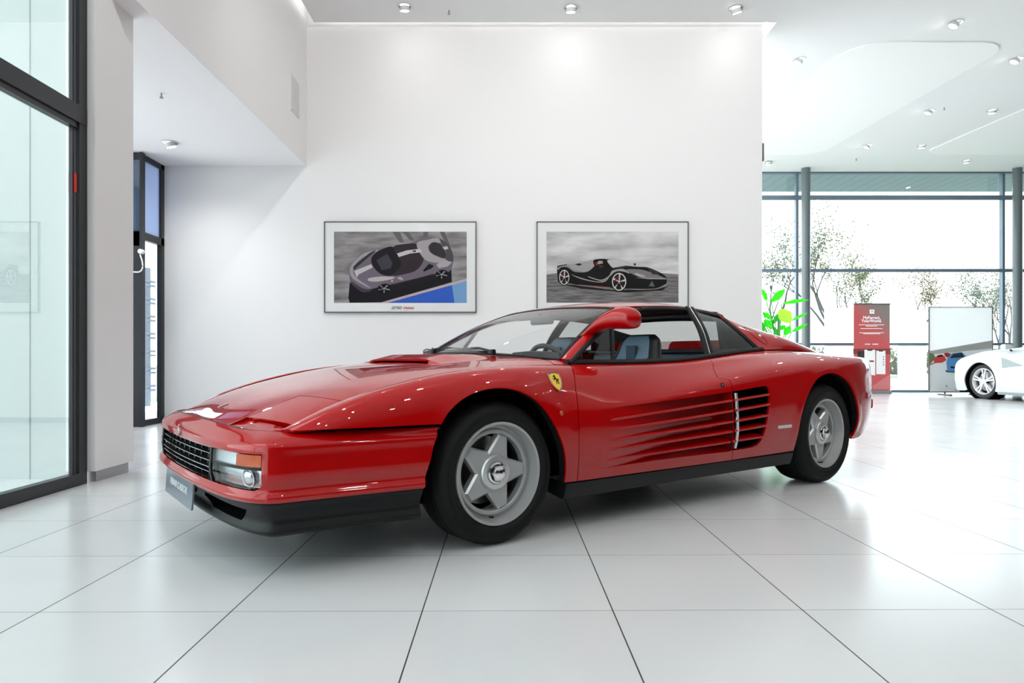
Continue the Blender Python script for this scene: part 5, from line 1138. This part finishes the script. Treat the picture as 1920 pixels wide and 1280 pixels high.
ds('printed_car',[(1115,655),(1145,645),(1185,655),(1180,690),(1140,690)],(.55,.05,.05),2); ds('printed_car',[(1140,740),(1150,700),(1200,650),(1290,638),(1340,680),(1345,800),(1300,835),(1150,830)],(.16,.45,.78),4); ds('printed_car_glass',[(1175,700),(1210,658),(1300,645),(1320,690)],(.05,.06,.08),5); ds('printed_car_intake',[(1180,780),(1250,785),(1250,805),(1185,800)],(.03,.04,.06),5); ds('printed_shadow',[(1130,820),(1340,830),(1340,850),(1140,840)],(.08,.08,.09),3)
X,Z=x_(1773.5),z_(724.5); w=MB(); horse(w,Matrix.Translation((X,-.012,Z))@MT,.040,0,.0006); w.build('board_horse',FRM,bd2)
for k in range(3): MB().prism([(X+.20,Z+.02-k*.03),(X+.50,Z+.02-k*.03),(X+.50,Z+.026-k*.03),(X+.20,Z+.026-k*.03)],0,.0006,0,Matrix.Translation((0,-.012,0))@MT).build('board_lettering',mat('board_grey',(.35,.35,.35),.5),bd2)
# ------------------------------------------------------------------ second car, white, at the right edge
car1=car
hx_,hy_=9.41,13.30; fw=Vector((-.15,.989)); nl=Vector((-.989,-.15))
car=empty('sports_car',(hx_-nl.x*.86,hy_-nl.y*.86,0),math.atan2(fw.y,fw.x),'white modern sports car cut off by the right edge of the picture','car')
WP=mat('white_paint',(.60,.64,.66),.25,coat=1,coatr=.02); TG=mat('dark_tinted_glass',(.04,.09,.09),.05,coat=1)
C2=[( .93,[(.62,.20),(.66,.35),(.66,.50),(.60,.62),(.45,.66),(.22,.68),(0,.685)]),
( .75,[(.80,.16),(.84,.32),(.84,.52),(.78,.68),(.55,.73),(.28,.74),(0,.745)]),
( .40,[(.90,.15),(.93,.35),(.92,.60),(.86,.78),(.60,.81),(.30,.81),(0,.815)]),
( .00,[(.92,.15),(.955,.38),(.95,.65),(.88,.85),(.62,.86),(.31,.87),(0,.875)]),
(-.45,[(.91,.15),(.94,.35),(.935,.66),(.88,.86),(.64,.90),(.33,.93),(0,.94)]),
(-.80,[(.91,.15),(.93,.33),(.925,.66),(.88,.88),(.68,1.00),(.38,1.07),(0,1.08)]),
(-1.2,[(.91,.15),(.935,.33),(.93,.66),(.89,.89),(.66,1.13),(.42,1.22),(0,1.235)]),
(-1.7,[(.92,.15),(.95,.33),(.95,.68),(.91,.90),(.66,1.17),(.44,1.26),(0,1.275)]),
(-2.2,[(.94,.16),(.97,.35),(.98,.70),(.94,.93),(.68,1.12),(.45,1.21),(0,1.225)]),
(-2.7,[(.95,.18),(.985,.38),(.99,.74),(.95,.95),(.72,1.02),(.42,1.09),(0,1.10)]),
(-3.2,[(.92,.22),(.96,.42),(.96,.76),(.91,.93),(.70,.98),(.38,1.0),(0,1.0)]),
(-3.6,[(.80,.30),(.84,.48),(.84,.76),(.79,.88),(.60,.91),(.30,.92),(0,.92)])]
C2=[(x-(.10 if x>.9 else .04 if x>.7 else 0),[(y,z if z<.6 else .6+(z-.6)*(1.28 if x>-.7 else 1.08)) for y,z in r]) for x,r in C2]
V2=[0,.2,.5,.78,1.02,1.3,1.6]
for sg in (1,-1):
    N2=Net([a for a,_ in C2],V2,[[(a,y,z) for y,z in r] for a,r in C2]); nr2=lambda U,V,N2=N2:-N2.nrm(U,V)
    def zv(x,z):
        g=np.linspace(0,1.2,80); zz=np.maximum.accumulate(N2.ev(np.full(80,x),g)[:,2])+np.arange(80)*1e-9; return float(np.interp(z,zz,g))
    def arch(cx,R): return [(cx+R*math.cos(t),zv(cx+R*math.cos(t),.345+R*math.sin(t))) for t in np.linspace(PI+.5,-.5,22)]
    ring=[(-3.6,0.01),(-2.98,.0)]+arch(-2.62,.375)+[(-2.25,.0),(-1.3,0.),(-.38,0.)]+arch(0,.375)+[(.40,.0),(.82,.01),(.82,.5),(.82,1.),(.82,1.6),(-3.6,1.6),(-3.6,1.),(-3.6,.5)]
    patch('body_shell',N2.ev,nr2,ring,WP,car,step=.035,thick=.02,sgn=sg,flip=True)
    gl=[(-.62,1.0),(-.98,.86),(-1.3,.80),(-2.1,.82),(-2.45,.92),(-2.1,1.07),(-1.5,1.12),(-1.1,1.13),(-.85,1.12)]
    patch('side_window',N2.ev,nr2,gl,TG,car,step=.03,thick=0,off=.003,sgn=sg,flip=True)
    patch('windscreen',N2.ev,nr2,[(-.52,1.06),(-.95,1.20),(-1.12,1.24),(-1.16,1.6),(-.50,1.6)],TG,car,step=.03,thick=0,off=.003,sgn=sg,flip=True)
    patch('headlamp',N2.ev,nr2,[(.76,.60),(.72,.70),(.50,.80),(.30,.86),(.42,.86),(.62,.82),(.78,.74)],TG,car,step=.02,thick=0,off=.003,sgn=sg,flip=True)
    patch('side_duct',N2.ev,nr2,[(-.50,.44),(-.48,.64),(-.62,.60),(-.95,.50),(-.62,.46)],mat('duct_grey',(.3,.36,.36),.4),car,step=.02,thick=0,off=.002,sgn=sg,flip=True)
    patch('front_duct',N2.ev,nr2,[(.80,.1),(.80,.30),(.70,.24),(.62,.12)],DARK,car,step=.02,thick=0,off=.002,sgn=sg,flip=True)
    MB().box((-.42,sg*.80,.11),(-2.22,sg*.955,.16)).build('side_skirt',mat('skirt_grey',(.25,.27,.28),.4),car,bevel=.01)
    MB().tube([(-.62,sg*.84,.93),(-.64,sg*.93,.99)],.018,8).build('mirror_stalk',BLACK,car)
    MB().cbox((-.66,sg*1.00,1.01),(.12,.17,.10)).build('door_mirror',WP,car,bevel=.03)
    for cx in (0,-2.62):
        MB().lathe([(.0005,.62),(.37,.62),(.37,.90)],30,axis='y',M=Matrix.Translation((cx,0,.345))@(Matrix.Identity(4) if sg>0 else Matrix.Scale(-1,4,(0,1,0)))).build('wheel_arch_liner',DARK,car)
    def wheel2(cx):
        R=.345; M=Matrix.Translation((cx,.745*sg,R))@(Matrix.Identity(4) if sg>0 else Matrix.Rotation(PI,4,'Z')); h=.115
        T=MB().lathe([(.255,-h+.01),(.30,-h),(R-.02,-h+.004),(R,-h+.03),(R,h-.03),(R-.02,h-.002),(.30,h+.006),(.262,h),(.25,h-.02)],56,M=M)
        r=MB().lathe([(.245,-h),(.25,h-.03),(.258,h),(.250,h+.002),(.238,h-.012),(.225,h-.06)],56,M=M).lathe([(.05,h-.02),(.045,h-.004),(.0005,h)],24,M=M)
        MM=M@Matrix(((1,0,0,0),(0,0,1,0),(0,1,0,0),(0,0,0,1)))
        for k in range(5):
            for da in (-.16,.16):
                a=k*2*PI/5+PI/2; c,s=math.cos(a+da*.25),math.sin(a+da*.25); e,g=math.cos(a+da),math.sin(a+da); px_,py_=-g,e
                r.prism([(.03*c-px_*.014,.03*s-py_*.014),(.03*c+px_*.014,.03*s+py_*.014),(.243*e+px_*.011,.243*g+py_*.011),(.243*e-px_*.011,.243*g-py_*.011)],h-.045,h-.012,0,MM)
        ro=r.build('wheel',mat('alloy_silver',(.75,.76,.77),.3,metal=.4),car,auto=35); T.build('tyre',mat('tyre_grey',(.03,.03,.03),.7),ro,auto=40)
        MB().lathe([(.05,h-.09),(.19,h-.09),(.19,h-.11),(.05,h-.11)],40,M=M).build('brake_disc',STEEL,ro); MB().lathe([(.0005,h-.12),(.24,h-.12)],40,M=M).build('wheel_inner',DARK,ro)
    wheel2(0); wheel2(-2.62)
MB().box((.85,-.6,.10),(-3.4,.6,.16)).build('underbody',DARK,car)
MB().tube([(.93,-.60,.13),(.965,-.3,.12),(.97,0,.12),(.965,.3,.12),(.93,.60,.13)],1,8,flat=(.05,.008)).build('front_splitter',BLACK,car)
for xe,nm in ((-3.6,'rear_panel'),(.82,'nose_panel')):
    e=N2.ev(np.full(14,xe),np.linspace(0,1.6,14)); sx_=-.05 if xe<0 else .05
    w=MB(); A=[tuple(p) for p in e]+[(p[0],-p[1],p[2]) for p in e[::-1][1:]]; B=[(x+sx_,y*.93,.2+(z-.2)*.93) for x,y,z in A]; k=len(A)
    w.add(A+B+[(xe+sx_*1.5,0,.5)],[(i,i+1,k+i+1,k+i) for i in range(k-1)]+[(k+i,k+i+1,2*k) for i in range(k-1)]+[(k-1,0,k,2*k-1),(2*k-1,k,2*k)]).build(nm,WP,car,auto=50)
for sg in (1,-1): MB().cbox((-3.655,sg*.55,.78),(.02,.28,.05)).build('tail_lamp',AMBER,car)
MB().cbox((-3.655,0,.42),(.02,1.1,.16)).build('rear_diffuser',BLACK,car)
car=car1
# ------------------------------------------------------------------ potted strelitzia behind the red car
def leafmat(name,c):
    m=mat(name,c,.4); n=m.node_tree.nodes; l=m.node_tree.links; b=n['Principled BSDF']
    t=n.new('ShaderNodeBsdfTranslucent'); t.inputs[0].default_value=(c[0]*1.6,min(1,c[1]*1.5),c[2],1); x=n.new('ShaderNodeMixShader'); x.inputs[0].default_value=.55
    l.new(b.outputs[0],x.inputs[1]); l.new(t.outputs[0],x.inputs[2]); l.new(x.outputs[0],n['Material Output'].inputs[0]); return m
LG=leafmat('leaf_green',(.03,.55,.01)); LY=leafmat('leaf_light',(.32,.85,.05)); LD=leafmat('leaf_dark',(.01,.26,.03)); STM=mat('stem_green',(.05,.30,.04),.5)
pt=empty('potted_plant',(4.95,12.2,0),0,'bright green broad-leaved plant behind the tail of the red car, by the window','plant')
MB().lathe([(.0005,.0),(.17,.0),(.22,.42),(.225,.45),(.205,.45),(.195,.41),(.0005,.41)],36,axis='z').build('pot',mat('pot_white',(.6,.6,.6),.5),pt,auto=50)
MB().lathe([(.0005,.415),(.195,.412)],24,axis='z').build('soil',mat('soil',(.03,.02,.015),.95),pt)
def pp(px,py,dy=0): Y=12.2+dy; return np.array([(px-946)*Y/1268-4.95, dy, .794+(672-py)*Y/1268])
def leaf(base,tip,w,m,up=(0,-1,.3),curl=.12):
    b,t=np.array(base),np.array(tip); ax=t-b; L_=np.linalg.norm(ax); d=ax/L_; s=np.cross(d,np.array(up)); s/=np.linalg.norm(s); u=np.cross(s,d); vs=[];k=12
    for i in range(k+1):
        q=i/k; ww=w*math.sin(PI*min(1,q*1.02+.02))**.75*(1-.25*q)
        c=b+ax*q+u*(-curl*L_*(q-.5)**2*2+curl*L_*.5)
        for j,f in enumerate((-1,-.5,0,.5,1)): vs.append(tuple(c+s*ww*f+u*(abs(f)*ww*.28+.012*math.sin(i*1.7+j))))
    fs=[(i*5+j,i*5+j+1,(i+1)*5+j+1,(i+1)*5+j) for i in range(k) for j in range(4)]
    o=MB().add(vs,fs).build('leaf',m,pt,auto=180,fix=False)
    st=smoothline([(random.uniform(-.06,.06),random.uniform(-.05,.05),.42),tuple(np.array([b[0]*.35,b[1]*.4,.42+(b[2]-.42)*.6])),tuple(b)],5); MB().tube([tuple(p) for p in st],.010,6).build('stalk',STM,pt,auto=60)
for a,b,w,m,dy in (((1446,566),(1473,541),.075,LG,0),((1466,570),(1517,562),.042,LG,.1),((1462,600),(1484,584),.17,LY,-.1),((1484,601),(1515,586),.032,LG,.15),((1484,622),(1515,607),.040,LG,.05),
                   ((1430,586),(1446,600),.06,LG,0),((1432,600),(1450,618),.08,LG,.1),((1448,608),(1463,584),.05,LD,.05),((1432,612),(1446,600),.07,LG,-.1),((1456,640),(1452,612),.06,LD,.1),((1470,628),(1483,610),.07,LG,-.05),((1460,618),(1474,610),.05,LG,0),
                   ((1440,640),(1432,618),.08,LG,.15),((1450,650),(1466,630),.06,LD,-.1),((1426,600),(1410,560),.07,LG,.1),((1424,630),(1405,610),.08,LG,-.1),((1470,650),(1490,640),.06,LG,.1),((1437,565),(1428,540),.05,LG,.1),((1428,640),(1418,585),.09,LD,0)):
    leaf(pp(*a,dy),pp(*b,dy*1.5),w,m)
# ------------------------------------------------------------------ trees outside
BARK=mat('bark_pale',(.085,.085,.085),.8); 
FOL=[leafmat('foliage_%d'%i,c) for i,c in enumerate(((.085,.10,.05),(.12,.10,.06),(.10,.12,.11)))]
def tree(x,y,h,spread,seed,label,fol,dens_=1.0,lean=0,first=.28):
    R=random.Random(seed); r=empty('tree',(x,y,-.15),0,label,'tree','bare and sparsely leafed trees beyond the windows'); w=MB(); tips=[]
    def br(p,d,L_,rad,lv):
        pts=[p]; q=p.copy(); dd=d.copy()
        for i in range(4):
            k_=.05 if lv==0 else .16; dd=(dd+Vector((R.uniform(-k_,k_),R.uniform(-k_,k_),R.uniform(-.02,.12)))).normalized(); q=q+dd*L_/4; pts.append(q.copy())
        w.tube([tuple(a) for a in pts],[rad*(1-.55*i/4) for i in range(5)],5 if lv<2 else 3)
        if lv>=4: tips.extend(pts[1:]); return
        if lv>=2: tips.extend(pts[2:])
        for k in range(R.choice((2,3,3)) if lv<4 else 2):
            i=R.choice((2,3,4,4)); a=R.uniform(0,2*PI); sp_=R.uniform(.45,.95)*spread
            nd=(dd+Vector((math.cos(a)*sp_,math.sin(a)*sp_,R.uniform(-.05,.35)))).normalized(); br(pts[i].copy(),nd,L_*R.uniform(.60,.82),rad*.52,lv+1)
    br(Vector((0,0,0)),Vector((lean,0,1)),h*.36,h*.016,0)
    w.build('trunk',BARK,r,auto=60)
    f=MB()
    for t in tips:
        for _ in range(int(7*dens_)+ (1 if R.random()<(7*dens_)%1 else 0)):
            c=t+Vector([R.gauss(0,.14) for _ in range(3)]); a=Vector([R.gauss(0,1) for _ in range(3)]).normalized()*.045; b=Vector([R.gauss(0,1) for _ in range(3)]).normalized()*.035; f.add([tuple(c-a),tuple(c+b),tuple(c+a),tuple(c-b)],[(0,1,2,3)])
    o=f.build('foliage',FOL[fol],r,fix=False); return r
for a in ((12.35,25.5,7.0,.72,3,'tallest bare-branched tree beyond the window, just right of the left column',0,.75),
 (9.75,24,6.2,.7,11,'slim bare tree beyond the window, left of the left column behind the plant',2,.55),
 (14.5,28,5.9,.8,21,'spreading tree beyond the glass between the left column and the banner',0,.85),
 (16.6,30,5.7,.8,5,'brownish tree beyond the glass, above the red banner',1,.9),
 (18.9,31,5.7,.8,8,'brownish tree beyond the glass between banner and display board',1,.9),
 (20.3,28.5,5.0,.8,15,'sparse tree beyond the glass above the left half of the display board',2,.7),
 (23.0,31.5,5.6,.8,41,'brownish tree beyond the glass above the right half of the display board',1,.7),
 (26.9,36,5.9,.8,33,'rightmost pale tree beyond the glass, next to the far right column',2,.5)): tree(*a)
hd=MB(); R=random.Random(4)
for i in range(5200):
    c=Vector((R.uniform(7,34),R.uniform(33.2,34.6),R.uniform(0,1.15+.2*math.sin(i*.01)))); a=Vector([R.gauss(0,1) for _ in range(3)]).normalized()*.16; b=Vector([R.gauss(0,1) for _ in range(3)]).normalized()*.12; hd.add([tuple(c-a),tuple(c+b),tuple(c+a),tuple(c-b)],[(0,1,2,3)])
tag(hd.build('hedge',leafmat('hedge_leaf',(.12,.14,.10)),fix=False),'long pale hedge at ground level far beyond the windows','hedge')
bs_=MB(); 
for i in range(1500):
    c=Vector((R.gauss(9.05,.16),17.2+R.uniform(-.2,.3),abs(R.gauss(0,.75)))); a=Vector([R.gauss(0,1) for _ in range(3)]).normalized()*.035; b=Vector([R.gauss(0,1) for _ in range(3)]).normalized()*.03; bs_.add([tuple(c-a),tuple(c+b),tuple(c+a),tuple(c-b)],[(0,1,2,3)])
tag(bs_.build('shrub',leafmat('shrub_leaf',(.14,.20,.06)),fix=False),'narrow green shrub outside the glass right of the red banner','shrub')
# ------------------------------------------------------------------ daylight, camera, view
w=bpy.data.worlds.new('world'); C.world=w; w.use_nodes=True; n=w.node_tree.nodes; l=w.node_tree.links; bg=n['Background']
tc=n.new('ShaderNodeTexCoord'); sp=n.new('ShaderNodeSeparateXYZ'); l.new(tc.outputs['Generated'],sp.inputs[0]); r=n.new('ShaderNodeValToRGB'); l.new(sp.outputs[2],r.inputs[0])
r.color_ramp.elements[0].position=0; r.color_ramp.elements[0].color=(.98,.99,1,1); r.color_ramp.elements[1].position=.9; r.color_ramp.elements[1].color=(.84,.92,1,1)
l.new(r.outputs[0],bg.inputs[0]); bg.inputs[1].default_value=3.0
cam=bpy.data.cameras.new('camera'); co=bpy.data.objects.new('camera',cam); COL.objects.link(co); C.camera=co
co.location=(0,0,.794); co.rotation_euler=(PI/2,0,0); cam.sensor_width=36; cam.lens=36*1268/1920; cam.shift_x=14/1920; cam.shift_y=32/1920; cam.clip_start=.05; cam.clip_end=500
V=C.view_settings; V.view_transform='Standard'; V.look='None'; V.gamma=1; V.use_curve_mapping=False; V.exposure=0.88
